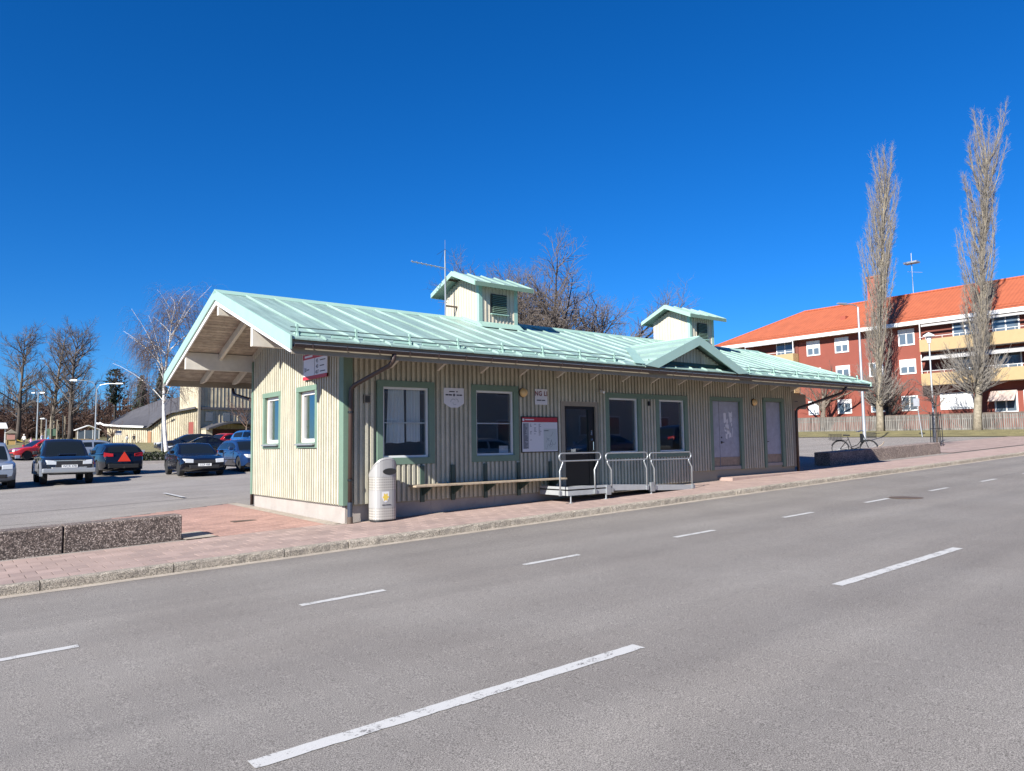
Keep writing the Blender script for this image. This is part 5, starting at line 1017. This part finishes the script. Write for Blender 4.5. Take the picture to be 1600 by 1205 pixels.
def awin(y0, y1, z0, z1, x=60.0, blind=.0):
    f = MB(); w_ = .11
    for a in ((y0, y1, z1 - w_, z1), (y0, y1, z0, z0 + w_), (y0, y0 + w_, z0 + w_, z1 - w_), (y1 - w_, y1, z0 + w_, z1 - w_), ((y0 + y1) / 2 - .05, (y0 + y1) / 2 + .05, z0 + w_, z1 - w_)): f.box(x - .06, x + .02, *a)
    o = f.build('window', m_white, AP); MB().box(x - .02, x - .002, y0 + .1, y1 - .1, z0 + .1, z1 - .1).build('pane', m_aptglass, o)
    if blind: MB().box(x - .03, x - .021, y0 + .1, y1 - .1, z1 - .1 - (z1 - z0 - .2) * blind, z1 - .1).build('blind', m_curtain, o)
r_ = random.Random(77)
for z0, z1 in ((9.1, 10.52), (6.62, 7.9), (3.45, 4.76)):
    for y0, y1 in ((23.57, 24.92), (20.77, 22.1), (17.75, 19.0), (14.97, 16.33)):
        if z0 < 4 and y0 > 23: y0, y1 = 23.95, 25.0
        if z0 > 9 and 17 < y0 < 19: continue
        awin(y0, y1, z0, z1, blind=r_.choice((0, .25, .5, .9)))
awin(10.7, 13.2, 3.42, 4.8, blind=.95); awin(7.6, 9.2, 3.0, 4.72); awin(4.6, 7.2, 3.35, 4.7, blind=.98)
a_ = MB(); a_.hexa([(59.1, 7.6, 3.9), (59.1, 9.4, 3.9), (59.9, 9.4, 4.7), (59.9, 7.6, 4.7), (59.1, 7.6, 3.95), (59.1, 9.4, 3.95), (59.9, 9.4, 4.75), (59.9, 7.6, 4.75)]); a_.build('awning', stripes('pale_awning', (.55, .46, .4), (.38, .28, .24), 5), AP)
def balcony(y0, y1, z, front=58.75, aw=1.0):
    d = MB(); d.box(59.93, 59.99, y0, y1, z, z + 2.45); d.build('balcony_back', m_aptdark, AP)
    f = MB(); f.box(front, front + .06, y0, y1, z - .15, z + .85); f.box(front + .06, 60, y1 - .06, y1, z - .15, z + .85); f.box(front + .06, 60, y0, y0 + .06, z - .15, z + .85); fo = f.build('balcony_front', m_balc, AP); MB().box(front + .06, 60, y0 + .06, y1 - .06, z - .15, z - .02).build('balcony_floor', m_plinth, fo)
    k = MB().tube([(front + .03, y0, z + 1.05), (front + .03, y1, z + 1.05)], .025, 6); y = y0
    while y <= y1: k.tube([(front + .03, y, z + .85), (front + .03, y, z + 1.05)], .018, 5); y += 1.3
    k.build('balcony_rail', m_white, fo)
    y = y0 + .4
    while y + 2.2 < y1:
        g_ = MB(); g_.box(59.84, 59.92, y, y + 1.9, z + .3, z + 2.2); o = g_.build('window', m_white, AP); MB().box(59.82, 59.838, y + .1, y + .9, z + .4, z + 2.1).box(59.82, 59.838, y + 1.0, y + 1.8, z + .4, z + 2.1).build('pane', m_aptglass, o); y += 2.9
    if aw:
        q = MB(); q.hexa([(front - .1, y0 + .1, z + 1.95), (front - .1, y1 - .1, z + 1.95), (59.6, y1 - .1, z + 2.4), (59.6, y0 + .1, z + 2.4), (front - .1, y0 + .1, z + 2.0), (front - .1, y1 - .1, z + 2.0), (59.6, y1 - .1, z + 2.45), (59.6, y0 + .1, z + 2.45)]); q.build('awning', m_awning, AP)
    for y in (y0 + .05, y1 - .05): MB().tube([(front + .1, y, z + .85), (front + .1, y, z + 2.45)], .04, 6).build('balcony_post', m_white, AP)
balcony(-2.0, 14.1, 8.45, aw=0); balcony(-2.0, 14.1, 5.6); MB().box(59.0, 59.05, -2, 14, 10.42, 10.60).build('valance', m_awning, AP)
balcony(25.8, 31.2, 8.6, front=59.0); balcony(25.8, 31.2, 5.75, front=59.0, aw=0)
fe = thing('picket_fence', 'grey weathered picket fence before the red apartment house', 'fence', (55.6, 12, gz(55.6, 12))); r_ = random.Random(66); b = MB(); y = -8.0
while y < 33:
    z = gz(55.6, y); h = 1.5 + r_.uniform(-.03, .03) + (.02 if y > 16 else 0); b.box(55.55, 55.575, y, y + .10, z + .04, z + h); y += .14
tag(b.build('pickets', m_fence, fe, fix=False), kind='stuff')
for h in (.3, 1.08): MB().hexa([(55.576, -8, gz(55.6, -8) + h), (55.62, -8, gz(55.6, -8) + h), (55.62, 33, gz(55.6, 33) + h), (55.576, 33, gz(55.6, 33) + h), (55.576, -8, gz(55.6, -8) + h + .1), (55.62, -8, gz(55.6, -8) + h + .1), (55.62, 33, gz(55.6, 33) + h + .1), (55.576, 33, gz(55.6, 33) + h + .1)]).build('fence_rail', m_fence, fe)
MB().hexa([(55.9, -8, gz(55.6, -8) + 1.3), (55.95, -8, gz(55.6, -8) + 1.3), (55.95, 33, gz(55.6, 33) + 1.3), (55.9, 33, gz(55.6, 33) + 1.3), (55.9, -8, gz(55.6, -8) + 1.55), (55.95, -8, gz(55.6, -8) + 1.55), (55.95, 33, gz(55.6, 33) + 1.55), (55.9, 33, gz(55.6, 33) + 1.55)]).build('cap_board', pm('dark_board', (.13, .10, .08), .9, var=.3, vs=3), fe)

# ------------------------------------------------------------------ hall at the left
HL = thing('sports_hall', 'large ochre boarded hall with a dark sweeping roof', 'building', (20, 78, gz(20, 78)))
A, C_ = Vector((10.05, 83.6, 0)), Vector((16.8, 71.3, 0)); dn = Vector((.88, .48, 0))
tz = [(0, 3.95), (.18, 3.75), (.5, 3.55), (.62, 4.5), (.74, 5.1), (1, 5.5)]; bzb = [(0, 4.7), (.3, 6.1), (.6, 7.1), (1, 7.5)]
n = 22; wv = MB(); rows = [[], []]
for i in range(n + 1):
    s_ = i / n; p = A.lerp(C_, s_); rows[0].append((p.x, p.y, gz(p.x, p.y) - .3)); rows[1].append((p.x, p.y, lerp_tab(tz, s_)))
wv.grid(rows); hw_ = wv.build('hall_wall', m_hall, HL, fix=False)
for i in range(1, 46):
    s_ = i / 46; p = A.lerp(C_, s_); q = p - dn * .04; MB().tube([(q.x, q.y, gz(q.x, q.y) - .1), (q.x, q.y, lerp_tab(tz, s_) - .02)], .035, 4).build('cover_strip', m_hall, hw_, fix=False)
rf = MB(); rr_ = []
for k in range(7):
    f = k / 6; row = []
    for i in range(n + 1):
        s_ = i / n; p = A.lerp(C_, s_) + dn * -.5 + Vector((.24, .97, 0)) * 11 * f; z = lerp_tab(tz, s_) * (1 - f) + lerp_tab(bzb, s_) * f + .12 - .5 * math.sin(math.pi * f); row.append((p.x, p.y, z))
    rr_.append(row)
rf.grid(rr_); hr_ = rf.build('hall_roof', m_hallroof, HL, fix=False)
e_ = MB(); pts = [(A.lerp(C_, s_) - dn * .52) for s_ in [i / 22 for i in range(-2, 23)]]
for i in range(len(pts) - 1):
    s0, s1 = (i - 2) / 22, (i - 1) / 22; z0_, z1_ = lerp_tab(tz, s0) + (.25 if i < 2 else 0) + .1, lerp_tab(tz, s1) + (.12 if i < 1 else 0) + .1
    e_.hexa([(pts[i].x, pts[i].y, z0_ - .16), (pts[i + 1].x, pts[i + 1].y, z1_ - .16), (pts[i + 1].x + .06, pts[i + 1].y + .03, z1_ - .16), (pts[i].x + .06, pts[i].y + .03, z0_ - .16), (pts[i].x, pts[i].y, z0_ + .04), (pts[i + 1].x, pts[i + 1].y, z1_ + .04), (pts[i + 1].x + .06, pts[i + 1].y + .03, z1_ + .04), (pts[i].x + .06, pts[i].y + .03, z0_ + .04)])
    if i == 11: e_.build('eave_board', m_white, hr_); e_ = MB()
e_.build('eave_board', m_hallroof, hr_)
def hquad(s0, s1, z0_, z1_, off, nm, mt):
    p, q = A.lerp(C_, s0) - dn * off, A.lerp(C_, s1) - dn * off; MB().prism([(p.x, p.y, z0_), (q.x, q.y, z0_), (q.x, q.y, z1_), (p.x, p.y, z1_)], dn * .06).build(nm, mt, HL)
hquad(.905, .955, 1.75, 4.0, .1, 'hall_door', m_reddoor); hquad(.47, .505, 1.75, 3.1, .1, 'hall_door', pm('tan_door', (.3, .16, .08), .7))
# tall block
E_ = C_ + Vector((.99, .12, 0)) * 26; p0 = A.lerp(C_, .80)
b = MB(); b.prism([(C_.x, C_.y, 1.2), (E_.x, E_.y, 1.2), (E_.x + 2, E_.y + 10, 1.2), (p0.x + 5, p0.y + 12, 1.2), (p0.x, p0.y, 1.2)], (0, 0, 10.5)); blk = b.build('tall_block', m_hall, HL)
dv = Vector((.99, .12, 0)); nv = Vector((.12, -.99, 0))
def bq(a, b_, z0_, z1_, off, th, nm, mt): 
    p, q = C_ + dv * a + nv * off, C_ + dv * b_ + nv * off; return MB().prism([(p.x, p.y, z0_), (q.x, q.y, z0_), (q.x, q.y, z1_), (p.x, p.y, z1_)], nv * th).build(nm, mt, HL)
for i in range(60): q = C_ + dv * (i * .42 + .2) + nv * .03; MB().tube([(q.x, q.y, 1.3), (q.x, q.y, 11.6)], .022, 4).build('cover_strip', m_hall, blk, fix=False)
bq(0, 25, 5.35, 5.62, .02, .2, 'belt_board', m_hallroof); bq(-.15, .1, 1.3, 11.6, .0, .25, 'corner_pipe', m_fascia)
for i in range(6): bq(.7 + i * 1.95, 1.5 + i * 1.95, 4.1, 5.05, .08, .06, 'window', m_aptglass)
cn = MB(); arc_ = [(C_ + dv * (.2 + 6.6 * i / 12), 3.3 + .75 * math.sin(math.pi * i / 12)) for i in range(13)]
cn.prism([(p.x, p.y, z) for p, z in arc_] + [(p.x, p.y, z - .22) for p, z in reversed(arc_)], nv * 2.2); cn.build('entrance_canopy', m_hallroof, HL); bq(.6, 6.4, 1.4, 3.2, .05, .05, 'entrance_front', pm('entrance_brick', (.12, .05, .035), .9, var=.2)); bq(.2, .9, 1.4, 3.3, .1, 1.4, 'entrance_wing', m_hall)

# ------------------------------------------------------------------ playground things, lamps, signs
def lamp_post(name, label, x, y, h, arms, head, group=None):
    t = thing(name, label, 'lamp post', (x, y, gz(x, y)), group); z = gz(x, y); r0 = .07 + h * .006
    MB().tube([(x, y, z - .1), (x, y, z + h * .25), (x, y, z + h)], [r0, r0 * .8, r0 * .5], 8).build('post', m_steel, t)
    for (dx, dy, up_) in arms:
        e = (x + dx, y + dy, z + h + up_); MB().tube([(x, y, z + h - .1), (x + dx * .15, y + dy * .15, z + h + up_ * .7), (x + dx * .5, y + dy * .5, z + h + up_), e], .03, 6).build('arm', m_steel, t)
        l = math.hypot(dx, dy) or 1; ux, uy = dx / l, dy / l; a = head / 2
        MB().hexa([(e[0] - ux * .1 + uy * .12, e[1] - uy * .1 - ux * .12, e[2] - .06), (e[0] + ux * head + uy * .1, e[1] + uy * head - ux * .1, e[2] - .03), (e[0] + ux * head - uy * .1, e[1] + uy * head + ux * .1, e[2] - .03), (e[0] - ux * .1 - uy * .12, e[1] - uy * .1 + ux * .12, e[2] - .06), (e[0] - ux * .1 + uy * .1, e[1] - uy * .1 - ux * .1, e[2] + .08), (e[0] + ux * head + uy * .07, e[1] + uy * head - ux * .07, e[2] + .05), (e[0] + ux * head - uy * .07, e[1] + uy * head + ux * .07, e[2] + .05), (e[0] - ux * .1 - uy * .1, e[1] - uy * .1 + ux * .1, e[2] + .08)]).build('lamp_head', m_steel, t)
lamp_post('street_lamp', 'tall grey street lamp behind the bicycle at the right', 40.8, 10.2, 8.7, [(-1.1, .3, .12)], .6)
lamp_post('flood_lamp', 'double headed flood lamp post in the playground', 3.35, 85.7, 5.8, [(.32, -.3, .05), (-.32, .3, .05)], .35)
lamp_post('street_lamp', 'curved two armed lamp post beyond the estate car', 7.3, 73.8, 5.9, [(1.7, -1.1, .55), (-1.7, 1.1, .9)], .6)
lamp_post('path_lamp', 'short path lamp post near the blue coated child', 3.6, 79.8, 2.8, [(-.25, .1, .1)], .3)
pl_ = thing('park_lamp', 'slim park lamp with white hat by the tree guard', 'lamp post', (35.3, 3.75, gz(35.3, 3.75))); z = gz(35.3, 3.75); MB().tube([(35.3, 3.75, z), (35.3, 3.75, z + 5.6)], [.06, .04], 8).build('post', m_steel, pl_); MB().lathe([(.09, -.32), (.13, -.1), (.12, 0), (.3, .02), (.26, .1), (.06, .22), (.02, .24)], 16, (35.3, 3.75, z + 5.75)).build('lamp_head', m_white, pl_)
sp_ = thing('sign_post', 'thin leaning sign pole with a small plate before the fence', 'sign', (49.1, 10.2, gz(49.1, 10.2))); z = gz(49.1, 10.2); MB().tube([(49.1, 10.2, z), (49.0, 10.45, z + 3.0)], .035, 6).build('post', m_steel, sp_); MB().box(48.93, 48.96, 10.2, 10.62, z + 2.2, z + 2.75).build('plate', m_signgrey, sp_)
bp = thing('parking_sign', 'blue and white sign on a post before the hall wing', 'sign', (10.3, 78.6, gz(10.3, 78.6))); z = gz(10.3, 78.6); MB().tube([(10.3, 78.6, z), (10.3, 78.6, z + 1.3)], .04, 6).build('post', m_steel, bp); MB().box(9.98, 10.62, 78.5, 78.53, z + .95, z + 1.45).build('plate', m_signwhite, bp); MB().box(10.0, 10.6, 78.485, 78.499, z + 1.2, z + 1.42).build('blue_field', pm('sign_blue', (.03, .08, .2), .5), bp)
pv_ = thing('bed_post', 'plain grey post standing beside the birch stem', 'post', (7.1, 45.0, gz(7.1, 45))); MB().tube([(7.1, 45, gz(7.1, 45)), (7.1, 45, gz(7.1, 45) + 3.6)], .05, 6).lathe([(.07, 0), (.05, .06)], 8, (7.1, 45, gz(7.1, 45) + 3.6)).build('post', m_steel, pv_)
ph = thing('play_house', 'small wooden play house with a pink board', 'play house', (1.35, 88.5, gz(1.35, 88.5))); z = gz(1.35, 88.5)
MB().box(.75, 1.55, 88.3, 89.3, z, z + .55).build('base', pm('play_wood', (.5, .33, .12), .8), ph); MB().box(.75, 1.5, 88.2, 88.26, z + .6, z + 1.2).build('board', pm('play_pink', (.5, .25, .2), .8), ph); MB().prism([(.55, 88.1, z + 1.3), (1.75, 88.1, z + 1.3), (1.15, 88.1, z + 1.75)], (0, 1.3, 0)).build('roof', m_fascia, ph)
for xx in (.7, 1.55): MB().box(xx, xx + .07, 88.25, 88.32, z, z + 1.35).build('post', m_wood, ph)
sl2 = MB(); sl2.hexa([(1.7, 88.2, z + .5), (2.5, 88.2, z + .2), (2.5, 88.6, z + .2), (1.7, 88.6, z + .5), (1.7, 88.2, z + .58), (2.5, 88.2, z + .28), (2.5, 88.6, z + .28), (1.7, 88.6, z + .58)]); sl2.build('slide', m_yellow, ph)
cf = thing('climbing_frame', 'pale timber climbing frame in the middle of the playground', 'climbing frame', (5.0, 87, gz(5, 87))); z = gz(5, 87); r_ = random.Random(12)
for i in range(9): xx = 3.9 + .3 * i; MB().tube([(xx, 87 - .4 * (i % 2), z), (xx + r_.uniform(-.1, .1), 87 - .4 * (i % 2), z + r_.uniform(1.2, 3.6))], .07, 6).build('post', m_poplar, cf)
for a_, b_, zz in ((3.9, 6.3, .95), (4.2, 5.8, 1.7), (4.5, 5.6, 2.6)): MB().tube([(a_, 86.8, z + zz), (b_, 86.8, z + zz + .1)], .05, 6).build('beam', m_poplar, cf)
MB().box(4.4, 5.3, 86.6, 87.3, z + .9, z + 1.7).build('panel', pm('play_green', (.12, .2, .13), .8), cf)
gzb = thing('glazed_shelter', 'small glazed shelter with pale gable roof left of the hall', 'shelter', (8.0, 83, gz(8, 83))); z = gz(8, 83); gx0, gx1 = 6.9, 9.1
for xx in (gx0, 7.6, 8.4, gx1 - .07): MB().box(xx, xx + .07, 82.6, 82.67, z, z + 1.55).build('post', m_white, gzb)
MB().box(gx0, gx1, 82.62, 82.66, z + .55, z + 1.5).build('pane', m_aptglass, gzb); MB().box(gx0, gx1, 82.6, 82.68, z + .1, z + .5).build('dado', pm('shelter_wood', (.33, .22, .1), .8), gzb); MB().prism([(gx0 - .15, 82.5, z + 1.5), (8.0, 82.5, z + 2.0), (gx1 + .15, 82.5, z + 1.5), (gx1 + .15, 82.5, z + 1.58), (8.0, 82.5, z + 2.1), (gx0 - .15, 82.5, z + 1.58)], (0, 1.8, 0)).build('roof', m_white, gzb); MB().box(gx0 + .05, gx1 - .05, 83.9, 84.0, z, z + 1.5).build('back_wall', m_fascia, gzb)
stl = thing('open_pavilion', 'low white roofed pavilion cut by the left photo edge', 'pavilion', (-.6, 95, gz(-.6, 95))); z = gz(-.6, 95); MB().hexa([(-3.5, 94, z + 1.8), (1.2, 94, z + 1.8), (1.2, 97, z + 2.5), (-3.5, 97, z + 2.5), (-3.5, 94, z + 1.92), (1.2, 94, z + 1.92), (1.2, 97, z + 2.62), (-3.5, 97, z + 2.62)]).build('roof', m_white, stl); MB().box(-3.4, 1.1, 96.8, 96.9, z, z + 2.4).build('back_wall', m_reddoor, stl)
for xx in (-3.3, .9): MB().box(xx, xx + .12, 94.2, 94.32, z, z + 1.85).build('post', m_white, stl)
# people in the playground
def person(label, x, y, H, coat, legs, skin, pose=0, hair=(.06, .04, .03)):
    t = thing('person', label, 'person', (x, y, gz(x, y)), 'people round the playground'); s_ = H / 1.75; z = gz(x, y); st = .14 if pose else .09
    V = [(0, 0, .95), (0, 0, 1.18), (0, 0, 1.42), (0, 0, 1.52), (0, 0, 1.66), (.18, 0, 1.40), (.25, .05 + .1 * pose, 1.15), (.24, .22 * (1 + pose), .98), (-.18, 0, 1.40), (-.26, .0 - .1 * pose, 1.14), (-.25, .14 - .2 * pose, .95), (st, .0, .90), (st, .05 + .12 * pose, .5), (st, .0 + .1 * pose, .09), (st, .13 + .1 * pose, .05), (-st, 0, .90), (-st, .04 - .12 * pose, .5), (-st, -.02 - .22 * pose, .09), (-st, .11 - .2 * pose, .05)]
    Ed = [(0, 1), (1, 2), (2, 3), (3, 4), (2, 5), (5, 6), (6, 7), (2, 8), (8, 9), (9, 10), (0, 11), (11, 12), (12, 13), (13, 14), (0, 15), (15, 16), (16, 17), (17, 18)]
    Rr = [.15, .15, .15, .06, .10, .075, .055, .045, .075, .055, .045, .095, .07, .05, .045, .095, .07, .05, .045]
    me = bpy.data.meshes.new('body'); me.from_pydata([(v[0] * s_, v[1] * s_, v[2] * s_) for v in V], Ed, []); o = bpy.data.objects.new('body', me); COL.objects.link(o); o.parent = t
    sk = o.modifiers.new('skin', 'SKIN'); me.skin_vertices[0].data[0].use_root = True
    for i, q in enumerate(Rr): me.skin_vertices[0].data[i].radius = (q * s_, q * s_)
    sb = o.modifiers.new('sub', 'SUBSURF'); sb.levels = 1; sb.render_levels = 1
    m, nt_, bs2 = base('clothes'); bs2.inputs['Roughness'].default_value = .9; g_ = nt_.nodes.new('ShaderNodeTexCoord'); sx = nt_.nodes.new('ShaderNodeSeparateXYZ'); nt_.links.new(g_.outputs['Object'], sx.inputs[0]); mt_ = nt_.nodes.new('ShaderNodeMath'); mt_.operation = 'DIVIDE'; mt_.inputs[1].default_value = H; nt_.links.new(sx.outputs[2], mt_.inputs[0])
    rp = ramp(nt_, mt_.outputs[0], [(0, (.03, .03, .03)), (.07, legs), (.5, coat), (.86, skin)]); rp.color_ramp.interpolation = 'CONSTANT'; nt_.links.new(rp.outputs[0], bs2.inputs['Base Color']); me.materials.append(m)
    hz = MB().lathe([(.02, -.10), (.115, -.06), (.125, .02), (.09, .09), (.02, .12)], 12, (0, -.03 * s_, 1.70 * s_), Matrix.Scale(s_, 3)); obj('hat', hz.mesh('hat', pm('hat', hair, .9), True), t, False); t.rotation_euler = (0, 0, random.Random(int(x * 99)).uniform(0, 6))
SK = (.5, .32, .24)
person('person in a white coat standing on the playground', 2.08, 84.9, 1.2, (.7, .68, .62), (.07, .05, .06), SK, 0, (.7, .68, .62))
person('small child in pink crouching low on the playground', 2.45, 81.8, .85, (.6, .3, .45), (.3, .15, .25), SK, 1, (.5, .3, .35))
person('person in a lilac jacket by the flood lamp', 3.6, 83.2, 1.25, (.52, .5, .62), (.05, .05, .07), SK, 0, (.4, .3, .2))
person('child in a bright blue jacket by the path lamp', 4.05, 82.0, 1.0, (.05, .3, .6), (.03, .05, .1), SK, 1, (.2, .3, .5))
person('child in white by the hall wing', 10.9, 77.0, .95, (.6, .6, .58), (.06, .06, .07), SK, 1, (.06, .05, .05))
person('person in black bending beside the hall wing', 11.45, 76.4, 1.05, (.02, .018, .022), (.02, .02, .02), SK, 1, (.02, .02, .02))

# ------------------------------------------------------------------ bicycle
bk = thing('bicycle', 'black city bicycle with baskets behind the long concrete block', 'bicycle', (24.12, 2.33, gz(24.1, 2.3)))
rp_, fp = Vector((23.95, 2.88, gz(23.95, 2.88) + .34)), Vector((24.28, 1.83, gz(24.28, 1.83) + .34)); dv_ = (fp - rp_).normalized(); upv = Vector((0, 0, 1)); sd = dv_.cross(upv).normalized()
def BP(a, h, s_=0): return rp_ + dv_ * a + upv * (h - .34) + sd * s_
wb_ = (fp - rp_).length
for c0 in (0, wb_):
    ring = [BP(c0 + .33 * math.cos(a), .34 + .33 * math.sin(a)) for a in [2 * math.pi * i / 28 for i in range(29)]]; w_ = MB().tube(ring, .019, 6, False).build('wheel', m_tyre, bk); k = MB()
    for i in range(14): a = 2 * math.pi * i / 14; k.tube([BP(c0, .34), BP(c0 + .32 * math.cos(a), .34 + .32 * math.sin(a))], .0035, 3)
    k.build('spokes', m_steel, w_); MB().tube([BP(c0 + .355 * math.cos(a), .34 + .355 * math.sin(a)) for a in [R(10) + R(150) * i / 10 for i in range(11)]], .022, 4).build('mudguard', m_black, w_)
fr = MB(); fr.tube([BP(wb_, .34), BP(wb_ - .1, .62), BP(wb_ - .2, .95)], .018, 6); fr.tube([BP(wb_ - .13, .72), BP(wb_ - .32, .42), BP(.48, .30)], .02, 6); fr.tube([BP(wb_ - .16, .84), BP(wb_ - .42, .50), BP(.46, .42)], .016, 6); fr.tube([BP(.48, .28), BP(.3, .85)], .018, 6)
for s_ in (-.05, .05): fr.tube([BP(0, .34, s_), BP(.48, .28, s_ * .5)], .011, 5); fr.tube([BP(0, .34, s_), BP(.33, .75, s_ * .4)], .010, 5)
fr.build('frame', m_black, bk); MB().tube([BP(.48, .28, -.08), BP(.48, .28, .08)], .09, 12).build('chainring', m_black, bk); MB().tube([BP(.48, .28, .1), BP(.58, .16, .1), BP(.58, .16, .2)], .012, 5).tube([BP(.48, .28, -.1), BP(.38, .40, -.1), BP(.38, .40, -.2)], .012, 5).build('pedals', m_black, bk)
sd_ = MB(); sd_.prism([BP(.14, .88, -.1), BP(.14, .88, .1), BP(.40, .87, .03), BP(.40, .87, -.03)], (0, 0, .06)); sd_.build('saddle', m_black, bk, bevel=.02); MB().tube([BP(wb_ - .42, 1.04, -.28), BP(wb_ - .25, 1.08, -.2), BP(wb_ - .18, 1.06, 0), BP(wb_ - .25, 1.08, .2), BP(wb_ - .42, 1.04, .28)], .013, 6).tube([BP(wb_ - .2, .93), BP(wb_ - .18, 1.06)], .013, 6).build('handlebar', m_chrome, bk)
def basket(a0, a1, h0, h1, w_, nm):
    k = MB(); 
    for q in range(5):
        h = h0 + (h1 - h0) * q / 4; k.tube([BP(a0, h, -w_), BP(a1, h, -w_), BP(a1, h, w_), BP(a0, h, w_), BP(a0, h, -w_)], .010, 4)
    for q in range(9):
        a = a0 + (a1 - a0) * q / 8; k.tube([BP(a, h0, -w_), BP(a, h1, -w_)], .007, 3).tube([BP(a, h0, w_), BP(a, h1, w_)], .007, 3).tube([BP(a, h0, -w_), BP(a, h0, w_)], .007, 3)
    k.build(nm, m_trimblk, bk)
basket(-.40, .06, .72, .95, .16, 'rear_basket'); basket(wb_ - .05, wb_ + .28, .78, 1.02, .16, 'front_basket'); MB().tube([BP(-.3, .70, -.06), BP(.25, .70, -.06), BP(.25, .70, .06), BP(-.3, .70, .06), BP(-.3, .70, -.06)], .01, 4).build('carrier', m_black, bk); MB().box(24.14, 24.2, 1.98, 2.12, rp_.z + .25, rp_.z + .62).build('bag', m_black, bk, bevel=.02)
MB().tube([BP(wb_ + .30, .38), BP(wb_ + .5, .5), BP(wb_ + .58, .62)], .02, 5).build('loose_mudguard', m_kick, bk)

# ------------------------------------------------------------------ across the street, seen only in the window panes
def house(label, x0, x1, y0, y1, h, col, wins):
    t = thing('street_house', label, 'building', ((x0 + x1) / 2, (y0 + y1) / 2, 0), 'houses across the street'); MB().box(x0, x1, y0, y1, -.4, h).build('wall', pm('render_' + str(int(x0)), col, .85, var=.08), t)
    ym = (y0 + y1) / 2; MB().prism([(x0 - .5, y0 - .5, h - .1), (x0 - .5, ym, h + 3), (x0 - .5, y1 + .5, h - .1)], (x1 - x0 + 1, 0, 0)).build('roof', m_hallroof, t)
    x = x0 + 1.2
    while x + 1.4 < x1:
        for z in wins: o = MB().box(x, x + 1.3, y1, y1 + .05, z, z + 1.4).build('window', m_white, t); MB().box(x + .1, x + 1.2, y1 + .05, y1 + .06, z + .1, z + 1.3).build('pane', m_aptglass, t if False else o)
        x += 2.7
house('pale rendered house across the street, mirrored in the station windows', 9, 23, -35, -23, 6.2, (.5, .47, .42), (1.2, 4.0)); house('second pale house across the street, mirrored in the station door', 25, 44, -37, -24, 6.6, (.5, .46, .4), (1.6, 4.3))
car('estate_car', 'silver estate car parked across the street behind the camera', (13.6, -13.6, rz(13.6, 0)), 0, WAGON, p_silver, 'cars across the street'); car('sedan_car', 'dark blue sedan parked across the street behind the camera', (20.4, -13.6, rz(20.4, 0)), math.pi, SEDAN, p_blue, 'cars across the street'); car('parked_suv', 'navy off road car parked across the street behind the camera', (27.5, -13.6, rz(27.5, 0)), 0, SUV, p_navy, 'cars across the street')
